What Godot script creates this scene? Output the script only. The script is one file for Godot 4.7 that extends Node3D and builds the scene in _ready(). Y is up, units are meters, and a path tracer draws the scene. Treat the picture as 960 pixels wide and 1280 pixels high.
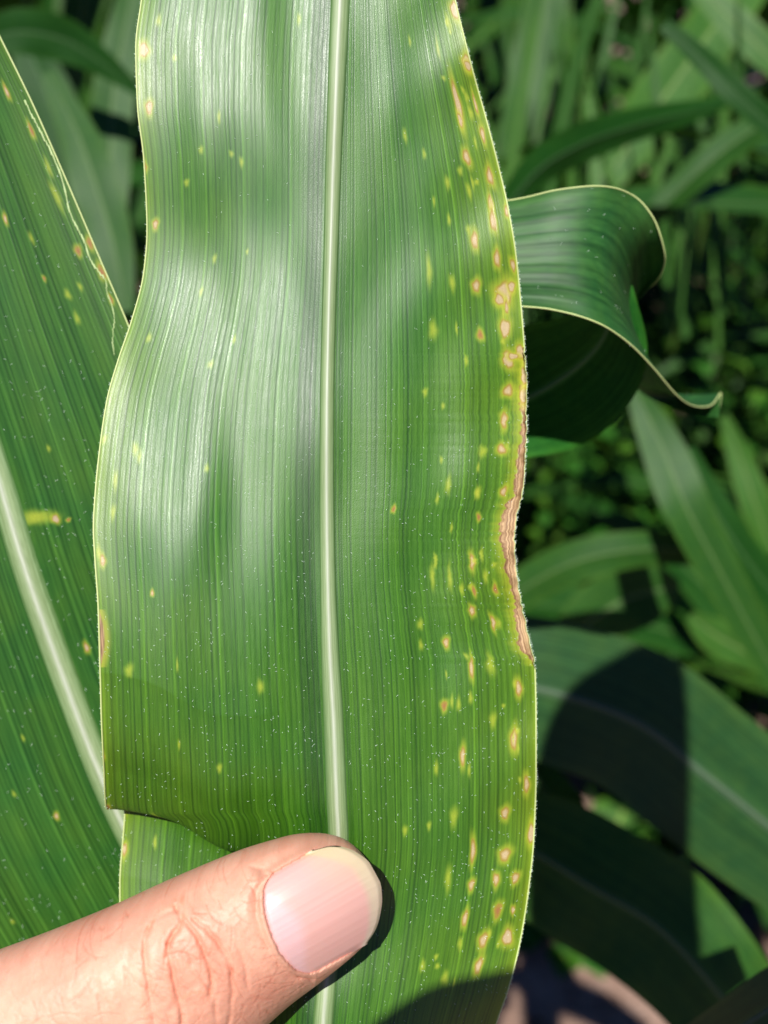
extends Node3D
# A maize leaf with spots held under a thumb; other maize leaves, plants, weeds and soil behind.
# World: metres, y up. The held leaf lies near a plane 0.11 m before the camera; (X, Y, Z) in "leaf millimetres"
# are measured in that plane (Z towards the camera). Outlines were measured in pixels of a 960 x 1280 picture.

const D := 110.85            # camera to leaf plane, mm
const PITCH := -39.0
const CAM := Vector3(0.0, 1.1, 0.0)
var B: Basis                 # camera axes
var rng := RandomNumberGenerator.new()
var used := {}

# ------------------------------------------------------------------ small helpers
func lm(v: Vector3) -> Vector3:                       # leaf millimetres -> world
	return CAM + B * (Vector3(v.x, v.y, v.z - D) * 0.001)

func px(x: float, y: float, z: float) -> Vector3:     # a measured outline point at height z (mm) -> leaf millimetres
	var k := 0.1 * (D - z) / D
	return Vector3((x - 480.0) * k, (640.0 - y) * k, z)

func numbered(n: String) -> String:
	if not used.has(n):
		used[n] = 0
		return n
	used[n] += 1
	return "%s_%03d" % [n, used[n]]

func thing(called: String, label: String, category: String, at: Vector3, group := "", basis := Basis()) -> Node3D:
	var o := Node3D.new()
	o.name = numbered(called)
	add_child(o)
	o.transform = Transform3D(basis, at)
	o.set_meta("label", label)
	o.set_meta("category", category)
	if group != "":
		o.set_meta("group", group)
	return o

func put(called: String, mesh: Mesh, mat: Material, parent: Node3D) -> MeshInstance3D:
	var m := MeshInstance3D.new()
	m.name = called
	m.mesh = mesh
	m.material_override = mat
	m.cast_shadow = GeometryInstance3D.SHADOW_CASTING_SETTING_ON
	parent.add_child(m, true)
	return m

func lookup(tab: Array, x: float) -> float:           # smooth (monotone cubic) table
	var n := tab.size()
	if x <= tab[0][0]:
		return tab[0][1]
	if x >= tab[n - 1][0]:
		return tab[n - 1][1]
	var i := 0
	while i < n - 2 and x > tab[i + 1][0]:
		i += 1
	var x0: float = tab[i][0]
	var x1: float = tab[i + 1][0]
	var y0: float = tab[i][1]
	var y1: float = tab[i + 1][1]
	var h := x1 - x0
	var d := (y1 - y0) / h
	var m0 := d
	var m1 := d
	if i > 0:
		var dp: float = (y0 - tab[i - 1][1]) / (x0 - tab[i - 1][0])
		m0 = 0.0 if dp * d <= 0.0 else 2.0 * dp * d / (dp + d)
	if i < n - 2:
		var dn: float = (tab[i + 2][1] - y1) / (tab[i + 2][0] - x1)
		m1 = 0.0 if dn * d <= 0.0 else 2.0 * dn * d / (dn + d)
	var t := (x - x0) / h
	var t2 := t * t
	var t3 := t2 * t
	return (2.0 * t3 - 3.0 * t2 + 1.0) * y0 + (t3 - 2.0 * t2 + t) * h * m0 + (-2.0 * t3 + 3.0 * t2) * y1 + (t3 - t2) * h * m1

func baked(tab: Array, lo: int, hi: int) -> PackedFloat32Array:   # a table at every whole x
	var a := PackedFloat32Array()
	a.resize(hi - lo + 1)
	for i in hi - lo + 1:
		a[i] = lookup(tab, lo + i)
	return a

func at_f(a: PackedFloat32Array, lo: float, x: float) -> float:
	var f := clampf(x - lo, 0.0, a.size() - 1.001)
	var i := int(f)
	return lerpf(a[i], a[i + 1], f - i)

func catmull(p: Array, t: float):                     # t in 0..size-1, any lerpable type
	var n := p.size()
	var i := clampi(int(t), 0, n - 2)
	var f := t - i
	var a = p[maxi(i - 1, 0)]
	var b = p[i]
	var c = p[i + 1]
	var d = p[mini(i + 2, n - 1)]
	return 0.5 * ((2.0 * b) + (c - a) * f + (2.0 * a - 5.0 * b + 4.0 * c - d) * f * f + (3.0 * b - a - 3.0 * c + d) * f * f * f)

func grid_normals(P: PackedVector3Array, nx: int, ny: int, wrap := false) -> PackedVector3Array:
	var N := PackedVector3Array()
	N.resize(nx * ny)
	for j in ny:
		var j0 := maxi(j - 1, 0) * nx
		var j1 := mini(j + 1, ny - 1) * nx
		for i in nx:
			var i0 := maxi(i - 1, 0)
			var i1 := mini(i + 1, nx - 1)
			if wrap and (i == 0 or i == nx - 1):
				i0 = nx - 2
				i1 = 1
			N[j * nx + i] = (P[j1 + i] - P[j0 + i]).cross(P[j * nx + i1] - P[j * nx + i0]).normalized()
	return N

func array_mesh(P: PackedVector3Array, N: PackedVector3Array, UV: PackedVector2Array, idx: PackedInt32Array) -> ArrayMesh:
	var a := []
	a.resize(Mesh.ARRAY_MAX)
	a[Mesh.ARRAY_VERTEX] = P
	a[Mesh.ARRAY_NORMAL] = N
	a[Mesh.ARRAY_TEX_UV] = UV
	a[Mesh.ARRAY_INDEX] = idx
	var m := ArrayMesh.new()
	m.add_surface_from_arrays(Mesh.PRIMITIVE_TRIANGLES, a)
	return m

func grid_mesh(P: PackedVector3Array, UV: PackedVector2Array, nx: int, ny: int, wrap := false) -> ArrayMesh:
	var idx := PackedInt32Array()
	idx.resize((nx - 1) * (ny - 1) * 6)
	var k := 0
	for j in ny - 1:
		for i in nx - 1:
			var a := j * nx + i
			idx[k] = a; idx[k + 1] = a + 1; idx[k + 2] = a + nx + 1
			idx[k + 3] = a; idx[k + 4] = a + nx + 1; idx[k + 5] = a + nx
			k += 6
	return array_mesh(P, grid_normals(P, nx, ny, wrap), UV, idx)

func tube_mesh(path: PackedVector3Array, radii: PackedFloat32Array, sides: int) -> ArrayMesh:
	var P := PackedVector3Array()
	var UV := PackedVector2Array()
	var n := path.size()
	var ref := Vector3(0.31, 0.2, 0.93)
	for j in n:
		var t := (path[mini(j + 1, n - 1)] - path[maxi(j - 1, 0)]).normalized()
		var s := t.cross(ref)
		if s.length() < 0.05:
			s = t.cross(Vector3(1, 0, 0))
		s = s.normalized()
		var u := s.cross(t)
		for i in sides + 1:
			var a := TAU * i / sides
			P.append(path[j] + (s * cos(a) + u * sin(a)) * radii[j])
			UV.append(Vector2(float(i) / sides, float(j) / (n - 1)))
	return grid_mesh(P, UV, sides + 1, n, true)

# ------------------------------------------------------------------ materials
func noise_bytes(w: int, h: int, freq: float, s: int, type := FastNoiseLite.TYPE_SIMPLEX_SMOOTH, oct := 3) -> PackedByteArray:
	var n := FastNoiseLite.new()
	n.seed = s
	n.noise_type = type
	n.frequency = freq
	n.fractal_octaves = oct
	var im := n.get_image(w, h, false, false, true)
	im.convert(Image.FORMAT_L8)
	return im.get_data()

func streak_bytes(w: int, h: int, hh: int, freq: float, s: int) -> PackedByteArray:   # noise drawn out along the leaf
	var n := FastNoiseLite.new()
	n.seed = s
	n.frequency = freq
	n.fractal_octaves = 3
	var im := n.get_image(w, hh, false, false, true)
	im.convert(Image.FORMAT_L8)
	im.resize(w, h, Image.INTERPOLATE_CUBIC)
	return im.get_data()

func tex_rgb(w: int, h: int, data: PackedByteArray) -> ImageTexture:
	var im := Image.create_from_data(w, h, false, Image.FORMAT_RGB8, data)
	return ImageTexture.create_from_image(im)

func tex_l(w: int, h: int, data: PackedByteArray) -> ImageTexture:
	var im := Image.create_from_data(w, h, false, Image.FORMAT_L8, data)
	return ImageTexture.create_from_image(im)

func leaf_material(called: String, tint: Color, tex: Texture2D, bump: Texture2D, bump_cm: float, rough: float, back: float, spec := 0.34) -> StandardMaterial3D:
	var m := StandardMaterial3D.new()
	m.resource_name = called
	m.albedo_color = tint
	m.albedo_texture = tex
	m.roughness = rough
	m.metallic_specular = spec
	if bump:
		m.heightmap_enabled = true
		m.heightmap_texture = bump
		m.heightmap_scale = bump_cm
	m.backlight_enabled = true
	m.backlight = Color(back, back, back * 0.45)
	m.cull_mode = BaseMaterial3D.CULL_DISABLED
	return m

# vein profile across a leaf: 0 dark .. 1 light, one value per texture column
func vein_profile(w: int, half_px: float, s: int) -> PackedFloat32Array:
	var r := RandomNumberGenerator.new()
	r.seed = s
	var a := PackedFloat32Array()
	a.resize(w)
	a.fill(0.55)
	var per := w / (2.0 * half_px)                    # texels in one picture pixel
	var x := 0.0
	while x < w:                                       # fine dark furrows between the small veins
		var wd := r.randf_range(0.7, 1.5) * per
		var dp := r.randf_range(0.12, 0.62)
		for i in range(maxi(0, int(x - 3 * wd)), mini(w, int(x + 3 * wd) + 1)):
			a[i] -= dp * exp(-pow((i - x) / wd, 2.0))
		x += r.randf_range(4.2, 8.5) * per
	x = 6.0
	while x < w:                                       # lighter larger veins
		var wd2 := r.randf_range(0.8, 1.4) * per
		var up := r.randf_range(0.15, 0.5)
		for i in range(maxi(0, int(x - 3 * wd2)), mini(w, int(x + 3 * wd2) + 1)):
			a[i] += up * exp(-pow((i - x) / wd2, 2.0))
		x += r.randf_range(13.0, 34.0) * per
	var nz := FastNoiseLite.new()
	nz.seed = s
	nz.frequency = 0.018
	for i in w:                                        # broad bands
		a[i] += 0.15 * nz.get_noise_1d(i / per * 2.0)
	return a

var spots := []      # [x, y, rx, ry, kind]  kind 0 yellow fleck, 1 tan centre with yellow halo, 2 larger tan patch, 3 small brown

func spot_list() -> Array:
	return [[568,12,6,13,2],[560,27,3,12,0],[583,78,6,12,2],[572,130,4.5,32,2],[547,60,2,12,0],[594,130,2.2,14,1],[603,168,3,13,1],[583,196,5,12,1],[612,220,5,12,1],[586,238,3,9,0],
	[613,254,4,11,1],[616,276,5,14,1],[593,300,5,13,1],[621,323,5,12,1],[641,331,4,9,1],[595,357,6,9,1],[630,366,13,17,2],[536,338,4,18,0],[565,353,4,10,0],[506,169,2.5,9,0],[530,192,2.5,6,0],
	[559,228,3,9,0],[633,264,3,8,1],[180,62,7,10,2],[186,134,5,10,1],[180,208,4,7,3],[194,280,4,7,1],[198,25,3,8,0],[251,187,3,5,0],[289,192,3,4,0],[233,228,3,5,0],[268,323,2.5,6,0],
	[631,410,7,15,2],[634,449,7,14,2],[650,440,7,10,2],[634,488,8,8,1],[654,494,5,13,2],[630,525,5,12,1],[627,561,6,8,1],[629,614,5,7,1],[600,418,4,8,3],[541,412,6,11,0],[531,490,3,6,0],
	[603,564,5,8,0],[597,616,4,7,0],[560,606,4,10,0],[598,646,3,5,3],[492,636,3,4.5,3],[590,702,4,11,1],[562,722,3,14,0],[592,738,3,7,3],[619,736,3,8,3],[589,763,4,8,1],[617,778,3.5,10,1],
	[525,780,4,6,0],[526,806,3,6,0],[169,561,5,8,0],[258,585,3.5,5,0],[144,600,3,12,0],[128,700,4,8,1],[190,741,2.6,4,1],[186,422,3,6,0],[130,549,3,6,0],[263,455,4,5,0],[141,640,3,10,0],
	[557,803,4,8,1],[555,882,4,8,3],[589,835,3.5,14,1],[588,872,3,7,0],[648,860,5,11,1],[642,924,5.5,15,1],[658,980,4.5,12,1],[578,945,3.5,15,1],[545,960,3,8,0],[567,1021,5,13,0],[631,1016,6,9,1],
	[664,1042,5,16,2],[624,374,6,9,2],[639,358,5,8,2],[633,384,3,9,1],[642,445,7,5,2],[655,470,4,14,2],[575,150,3,10,2],[664,1110,4,12,2],[652,1190,4,14,2],[585,82,5,7,2],[631,1068,8,10,1],[591,1063,4,17,1],[506,1038,3,7,0],[536,1032,2.5,6,0],[620,1099,5,9,1],[644,1097,5,9,1],[589,1106,4,9,1],[622,1138,5,12,3],[641,1137,3,6,1],[581,1148,4,12,1],
	[604,1175,6,12,1],[634,1171,7,13,2],[598,1207,5,13,1],[575,1179,3,8,0],[528,1207,3,8,0],[560,1098,4,16,0],[556,1222,4,9,0],[612,830,5,14,0],[616,900,4,10,0],[161,838,5,9,0],
	[274,959,3,6,0],[325,858,4,9,0],[155,1053,4.5,9,1],[155,1103,4.5,9,1],[128,941,3,6,3],[134,1006,4,5,3],[123,690,3,9,0],[166,1030,3,5,0],[540,720,3,16,0],[606,720,3,8,0],[573,880,3,8,0]]

# ------------------------------------------------------------------ the held leaf
const VY0 := -700
const VY1 := 1650
var XL: PackedFloat32Array
var XR: PackedFloat32Array
var XM: PackedFloat32Array
var WY: PackedFloat32Array
var DEAD: PackedFloat32Array
var rib_w := [[-700, 8], [-200, 27], [0, 26], [200, 22], [400, 19.5], [700, 21], [900, 27], [1050, 28], [1280, 27], [1650, 30]]
const FOLD := [[-170, -170, 0], [-90, -90, -1.0], [-48, -46, -3.0], [-18, -15, -5.0], [0, 0, -6.6], [14, -4, -7.8], [28, -10, -9.0], [48, 4, -9.8], [80, 38, -9.4], [120, 84, -8.3], [190, 165, -6.0], [270, 256, -3.6], [380, 380, 0]]

func leaf_tables() -> void:
	XL = baked([[-700, 405], [-500, 320], [-300, 250], [-100, 188], [0, 177], [60, 170], [130, 172], [200, 180], [290, 184], [340, 180], [400, 165], [450, 148], [500, 134], [560, 125], [620, 119], [660, 117], [700, 119], [760, 123], [830, 125], [900, 127], [960, 130], [1000, 132], [1012, 134], [1024, 150], [1040, 156], [1060, 156], [1100, 153], [1140, 150], [1280, 152], [1400, 165], [1650, 220]], VY0, VY1)
	XR = baked([[-700, 455], [-500, 490], [-300, 520], [-100, 549], [0, 569], [50, 581], [100, 594], [150, 608], [200, 621], [260, 635], [320, 645], [380, 651], [430, 655], [480, 658], [520, 658], [560, 657], [600, 655], [625, 651], [650, 645], [680, 643], [720, 646], [760, 653], [800, 662], [830, 668], [845, 669], [900, 670], [960, 670], [1050, 667], [1100, 662], [1150, 655], [1200, 645], [1240, 634], [1280, 620], [1400, 590], [1650, 520]], VY0, VY1)
	XM = baked([[-700, 430], [-300, 434], [0, 425.5], [100, 421], [200, 417], [300, 414], [400, 411], [500, 409], [600, 408.5], [700, 409.5], [800, 412], [900, 417], [1000, 421], [1050, 423], [1150, 415], [1280, 404], [1400, 398], [1650, 390]], VY0, VY1)
	for i in XR.size():
		var yy := VY0 + i
		if yy > 440 and yy < 832:
			XR[i] += 1.3 * wn.get_noise_1d(yy * 9.0) + 0.9 * wn.get_noise_1d(yy * 30.0 + 70.0)
	# width of the dead brown strip along the right margin
	DEAD = baked([[430, 0], [440, 1], [470, 5], [500, 7], [520, 5], [540, 4], [565, 9], [590, 12], [605, 12], [620, 9], [632, 16], [650, 18], [680, 17], [710, 13], [735, 9], [750, 8], [770, 11], [795, 13], [812, 11], [825, 6], [833, 0]], VY0, VY1)
	var slope := [[-700, 0.3], [-200, 0.12], [0, 0.06], [60, 0.0], [110, -0.02], [170, -0.14], [240, -0.22], [310, -0.08], [370, 0.08], [450, 0.14], [540, 0.2], [620, 0.2], [690, 0.12], [760, 0.02], [850, -0.04], [960, -0.12], [1280, -0.08], [1450, -0.2], [1650, -0.3]]
	WY = PackedFloat32Array()
	WY.resize(VY1 - VY0 + 1)
	var z := 0.0
	for i in WY.size():
		WY[i] = z
		z += 0.1 * lookup(slope, VY0 + i)
	var z0 := WY[430 - VY0]
	for i in WY.size():
		WY[i] -= z0

func leaf_point(u: float, y: float) -> Vector3:       # u 0..1 across, y along (picture pixels) -> leaf millimetres
	var xl := at_f(XL, VY0, y)
	var xr := at_f(XR, VY0, y)
	var xm := at_f(XM, VY0, y)
	var w := at_f(WY, VY0, y)
	var x := 0.0
	var z := 0.0
	var yy := y
	if u < 0.5:
		var a := (0.5 - u) * 2.0
		x = lerpf(xm, xl, a)
		z = w * (0.3 + 0.7 * smoothstep(0.0, 0.75, a)) - 0.5 * a * a
		z += 0.5 * sin(x * 0.045 + y * 0.006) * a * (1.0 - a)
		var fw := smoothstep(0.02, 0.4, a)
		var yf := 1043.0 + 22.0 * smoothstep(0.05, 0.35, a) * (1.0 - smoothstep(0.45, 0.8, a)) - 32.0 * smoothstep(0.5, 1.0, a)
		var q := y - yf
		if q > -170.0 and q < 380.0 and fw > 0.0:
			var k := 0
			while k < FOLD.size() - 2 and q > FOLD[k + 1][0]:
				k += 1
			var f: float = (q - FOLD[k][0]) / (FOLD[k + 1][0] - FOLD[k][0])
			var ve = catmull(FOLD_V, k + f)
			yy = yf + lerpf(q, ve.x, fw)
			z += ve.y * fw
	else:
		var b := (u - 0.5) * 2.0
		x = lerpf(xm, xr, b)
		z = w * 0.3 * (1.0 - 0.5 * b) - (3.4 * b + 2.2 * b * b) * lerpf(0.12, 1.0, smoothstep(-150.0, 480.0, y))
		z += 0.55 * sin(y * 0.021 + 1.0) * b * b + 0.3 * sin(y * 0.047 + x * 0.03) * b * b
		z += 0.35 * sin(x * 0.06 - y * 0.004) * b * (1.0 - b)
		var dw := at_f(DEAD, VY0, y)
		if dw > 0.5:                                    # the dried strip shrinks and curls up, unevenly
			var into := clampf((x - (xr - dw)) / dw, 0.0, 1.0)
			z += into * into * (0.9 + 0.7 * wn.get_noise_1d(y * 3.0 + 500.0)) + 0.07 * into * wn.get_noise_2d(x * 9.0, y * 2.0)
	z += 0.32 * wn.get_noise_2d(x * 0.9, y * 0.35)
	# the thumb presses the blade in
	var dx := (x - 415.0) / 100.0
	var dy := (yy - 1150.0) / 88.0
	z -= 3.4 * exp(-(dx * dx + dy * dy))
	return px(x, yy, z)

var FOLD_V: Array
var wn := FastNoiseLite.new()

func leaf_uv(u: float, y: float) -> Vector2:
	return Vector2(u, y_to_v(y))

func y_to_v(y: float) -> float:                       # most of the texture serves the part in view
	if y < -40.0:
		return 0.04 * (y - VY0) / (-40.0 - VY0)
	if y > 1310.0:
		return 0.96 + 0.04 * (y - 1310.0) / (VY1 - 1310.0)
	return 0.04 + 0.92 * (y + 40.0) / 1350.0

func v_to_y(v: float) -> float:
	if v < 0.04:
		return VY0 + v / 0.04 * (-40.0 - VY0)
	if v > 0.96:
		return 1310.0 + (v - 0.96) / 0.04 * (VY1 - 1310.0)
	return -40.0 + (v - 0.04) / 0.92 * 1350.0

func spot_uv(x: float, y: float) -> float:            # picture x at y -> u
	var xm := at_f(XM, VY0, y)
	if x < xm:
		return 0.5 - 0.5 * (xm - x) / (xm - at_f(XL, VY0, y))
	return 0.5 + 0.5 * (x - xm) / (at_f(XR, VY0, y) - xm)

func paint_spots(data: PackedByteArray, hgt: PackedByteArray, w: int, h: int, list: Array) -> void:
	# list: [tx, ty, rx, ry (texels), kind]
	for s in list:
		var kind: int = s[4]
		var grow := 2.3 if kind != 0 else 2.0
		var ph := rng.randf() * TAU
		var x0 := maxi(0, int(s[0] - s[2] * grow - 2))
		var x1 := mini(w - 1, int(s[0] + s[2] * grow + 2))
		var y0 := maxi(0, int(s[1] - s[3] * grow - 2))
		var y1 := mini(h - 1, int(s[1] + s[3] * grow + 2))
		for y in range(y0, y1 + 1):
			for x in range(x0, x1 + 1):
				var ex: float = (x - s[0]) / s[2]
				var ey: float = (y - s[1]) / s[3]
				var ang := atan2(ey, ex)
				var d := sqrt(ex * ex + ey * ey) * (1.1 + 0.1 * sin(ang * 2.0 + ph) + 0.1 * sin(ang * 3.0 + ph * 2.3) + 0.06 * sin(ang * 5.0 - ph) + 0.12 * (rng.randf() - 0.5))
				if d > grow:
					continue
				var i := (y * w + x) * 3
				var r := float(data[i])
				var g := float(data[i + 1])
				var b := float(data[i + 2])
				var tone := 0.93 + 0.14 * rng.randf()
				if kind == 0:
					var k := 0.72 * (1.0 - smoothstep(0.1, 1.9, d))
					r = lerpf(r, 166.0 * tone, k); g = lerpf(g, 174.0 * tone, k); b = lerpf(b, 52.0, k)
				else:
					var halo := 0.7 * (1.0 - smoothstep(0.7, 2.1, d))
					r = lerpf(r, 166.0, halo); g = lerpf(g, 170.0, halo); b = lerpf(b, 46.0, halo)
					var ring := (1.0 - smoothstep(0.72, 1.1, d)) * 0.85
					r = lerpf(r, 146.0 * tone, ring); g = lerpf(g, 116.0 * tone, ring); b = lerpf(b, 52.0, ring)
					if kind == 1 or kind == 2:
						var core := (1.0 - smoothstep(0.3 if kind == 1 else 0.6, 0.85, d))
						r = lerpf(r, 178.0 * tone, core); g = lerpf(g, 158.0 * tone, core); b = lerpf(b, 118.0 * tone, core)
					else:
						var core2 := (1.0 - smoothstep(0.2, 0.6, d))
						r = lerpf(r, 146.0, core2); g = lerpf(g, 102.0, core2); b = lerpf(b, 58.0, core2)
					if hgt.size() > 0:
						var hh := y * w + x
						hgt[hh] = int(clampf(hgt[hh] - 40.0 * (1.0 - smoothstep(0.6, 1.1, d)), 0, 255))
				data[i] = int(clampf(r, 0, 255))
				data[i + 1] = int(clampf(g, 0, 255))
				data[i + 2] = int(clampf(b, 0, 255))

func held_leaf_textures() -> Array:
	var w := 1024
	var h := 2048
	var prof := vein_profile(w, 262.0, 11)
	var streak := streak_bytes(w, h, 40, 0.12, 21)
	var streak2 := streak_bytes(w, h, 160, 0.3, 22)
	var cloud := noise_bytes(256, 512, 0.012, 5)
	var grain := noise_bytes(w, 512, 0.45, 9, FastNoiseLite.TYPE_SIMPLEX, 2)
	var data := PackedByteArray()
	data.resize(w * h * 3)
	var hgt := PackedByteArray()
	hgt.resize(w * h)
	var rgh := PackedByteArray()
	rgh.resize(w * h)
	var edge := PackedFloat32Array()
	edge.resize(w)
	var rib := PackedFloat32Array()
	rib.resize(w)
	for x in w:
		var u := (x + 0.5) / w
		var a := absf(u - 0.5) * 2.0
		edge[x] = 0.14 * pow(a, 3.0) + 0.3 * pow(a, 16.0) + (0.05 + 0.07 * pow(a, 2.0) if u > 0.5 else 0.02)
		# darker furrows close beside the midrib on the left
		rib[x] = -0.34 * exp(-pow((u - 0.462) / 0.012, 2.0)) - 0.2 * exp(-pow((u - 0.44) / 0.01, 2.0)) - 0.2 * exp(-pow((u - 0.535) / 0.008, 2.0))
	for y in h:
		var py := v_to_y((y + 0.5) / h)
		var dead := at_f(DEAD, VY0, py)
		var half := at_f(XR, VY0, py) - at_f(XM, VY0, py)
		var ud := 1.0 - 0.5 * dead / half if dead > 0.3 else 2.0
		var wob := 0.006 * wn.get_noise_1d(py * 4.0) + 0.004 * wn.get_noise_1d(py * 14.0 + 300.0)
		var dl := 6.5 * (1.0 - pow(absf(py - 798.0) / 36.0, 2.0))        # brown patch on the left margin
		var ul := 0.5 * dl / (at_f(XM, VY0, py) - at_f(XL, VY0, py)) if dl > 0.0 else -1.0
		var low := clampf((py - 450.0) / 500.0, 0.0, 1.0)
		for x in w:
			var i := y * w + x
			var st := (streak[i] - 128) / 128.0
			var s2 := (streak2[i] - 128) / 128.0
			var cl := (cloud[(y >> 2) * 256 + (x >> 2)] - 128) / 128.0
			var gr := (grain[(y & 511) * w + x] - 128) / 128.0
			var k := 0.62 * prof[x] + 0.14 * st + 0.1 * s2 + rib[x] + 0.08 * gr + 0.06
			var yel := edge[x] + 0.1 * cl * (0.4 + absf(x - 512.0) / 512.0)
			var r := 28.0 + 62.0 * k + 92.0 * yel
			var g := 72.0 + 74.0 * k + 50.0 * yel
			var b := 13.0 + 31.0 * k - 4.0 * yel
			g -= 3.0 * low
			b -= 8.0 * low
			var u := (x + 0.5) / w
			var hv := 118.0 + 70.0 * (prof[x] - 0.5) + 12.0 * s2 + 42.0 * gr
			var din := u - ud - wob
			if din > -0.05:
				var ha := smoothstep(-0.035, -0.002, din) * 0.6
				r = lerpf(r, 160.0, ha); g = lerpf(g, 164.0, ha); b = lerpf(b, 42.0, ha)
				var dd := smoothstep(-0.004, 0.002, din)
				var tan_k := clampf(0.62 + 0.35 * s2 + 1.1 * st + 0.25 * gr, 0.0, 1.0)
				var rimk := exp(-pow((din - 0.002) / 0.005, 2.0)) * 0.8 * smoothstep(-0.5, 0.2, s2)
				var tr := lerpf(lerpf(118.0, 194.0, tan_k), 92.0, rimk)
				var tg := lerpf(lerpf(86.0, 162.0, tan_k), 60.0, rimk)
				var tb := lerpf(lerpf(56.0, 120.0, tan_k), 34.0, rimk)
				r = lerpf(r, tr, dd); g = lerpf(g, tg, dd); b = lerpf(b, tb, dd)
				hv = lerpf(hv, 120.0 + 16.0 * s2 + 34.0 * st, dd)
			elif u < ul + 0.02:
				var ha2 := smoothstep(0.02, 0.003, u - ul) * 0.8
				r = lerpf(r, 150.0, ha2); g = lerpf(g, 152.0, ha2); b = lerpf(b, 50.0, ha2)
				var dd2 := smoothstep(0.003, -0.003, u - ul)
				r = lerpf(r, 138.0 + 50.0 * s2, dd2); g = lerpf(g, 110.0 + 46.0 * s2, dd2); b = lerpf(b, 80.0 + 34.0 * s2, dd2)
			data[i * 3] = int(clampf(r, 0, 255))
			data[i * 3 + 1] = int(clampf(g, 0, 255))
			data[i * 3 + 2] = int(clampf(b, 0, 255))
			hgt[i] = int(clampf(hv, 0, 255))
			rgh[i] = int(clampf(118.0 - 34.0 * (prof[x] - 0.5) + 16.0 * st + 16.0 * s2 + 34.0 * gr + (60.0 if din > 0.0 else 0.0), 60, 250))
	for k in 60:                                       # faint yellow flecks, mostly in rows towards the right margin
		var fy := rng.randf_range(20.0, 1270.0)
		var lane: float = [0.79, 0.84, 0.88, 0.92, 0.95][rng.randi() % 5] + rng.randf_range(-0.012, 0.012)
		if k % 5 == 0:
			lane = rng.randf_range(0.04, 0.4)
		var fx := lerpf(at_f(XM, VY0, fy), at_f(XR, VY0, fy), lane * 2.0 - 1.0) if lane > 0.5 else lerpf(at_f(XL, VY0, fy), at_f(XM, VY0, fy), lane * 2.0)
		spots.append([fx, fy, rng.randf_range(1.2, 3.2), rng.randf_range(3.0, 8.5), 0])
	var list := []
	for s in spots:
		var u := spot_uv(s[0], s[1])
		var half2 := (at_f(XM, VY0, s[1]) - at_f(XL, VY0, s[1])) if u < 0.5 else (at_f(XR, VY0, s[1]) - at_f(XM, VY0, s[1]))
		list.append([u * w, y_to_v(s[1]) * h, s[2] / half2 * 0.5 * w, s[3] / 1350.0 * 0.92 * h, s[4]])
	paint_spots(data, hgt, w, h, list)
	return [tex_rgb(w, h, data), tex_l(w, h, hgt), tex_l(w, h, rgh)]

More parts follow.
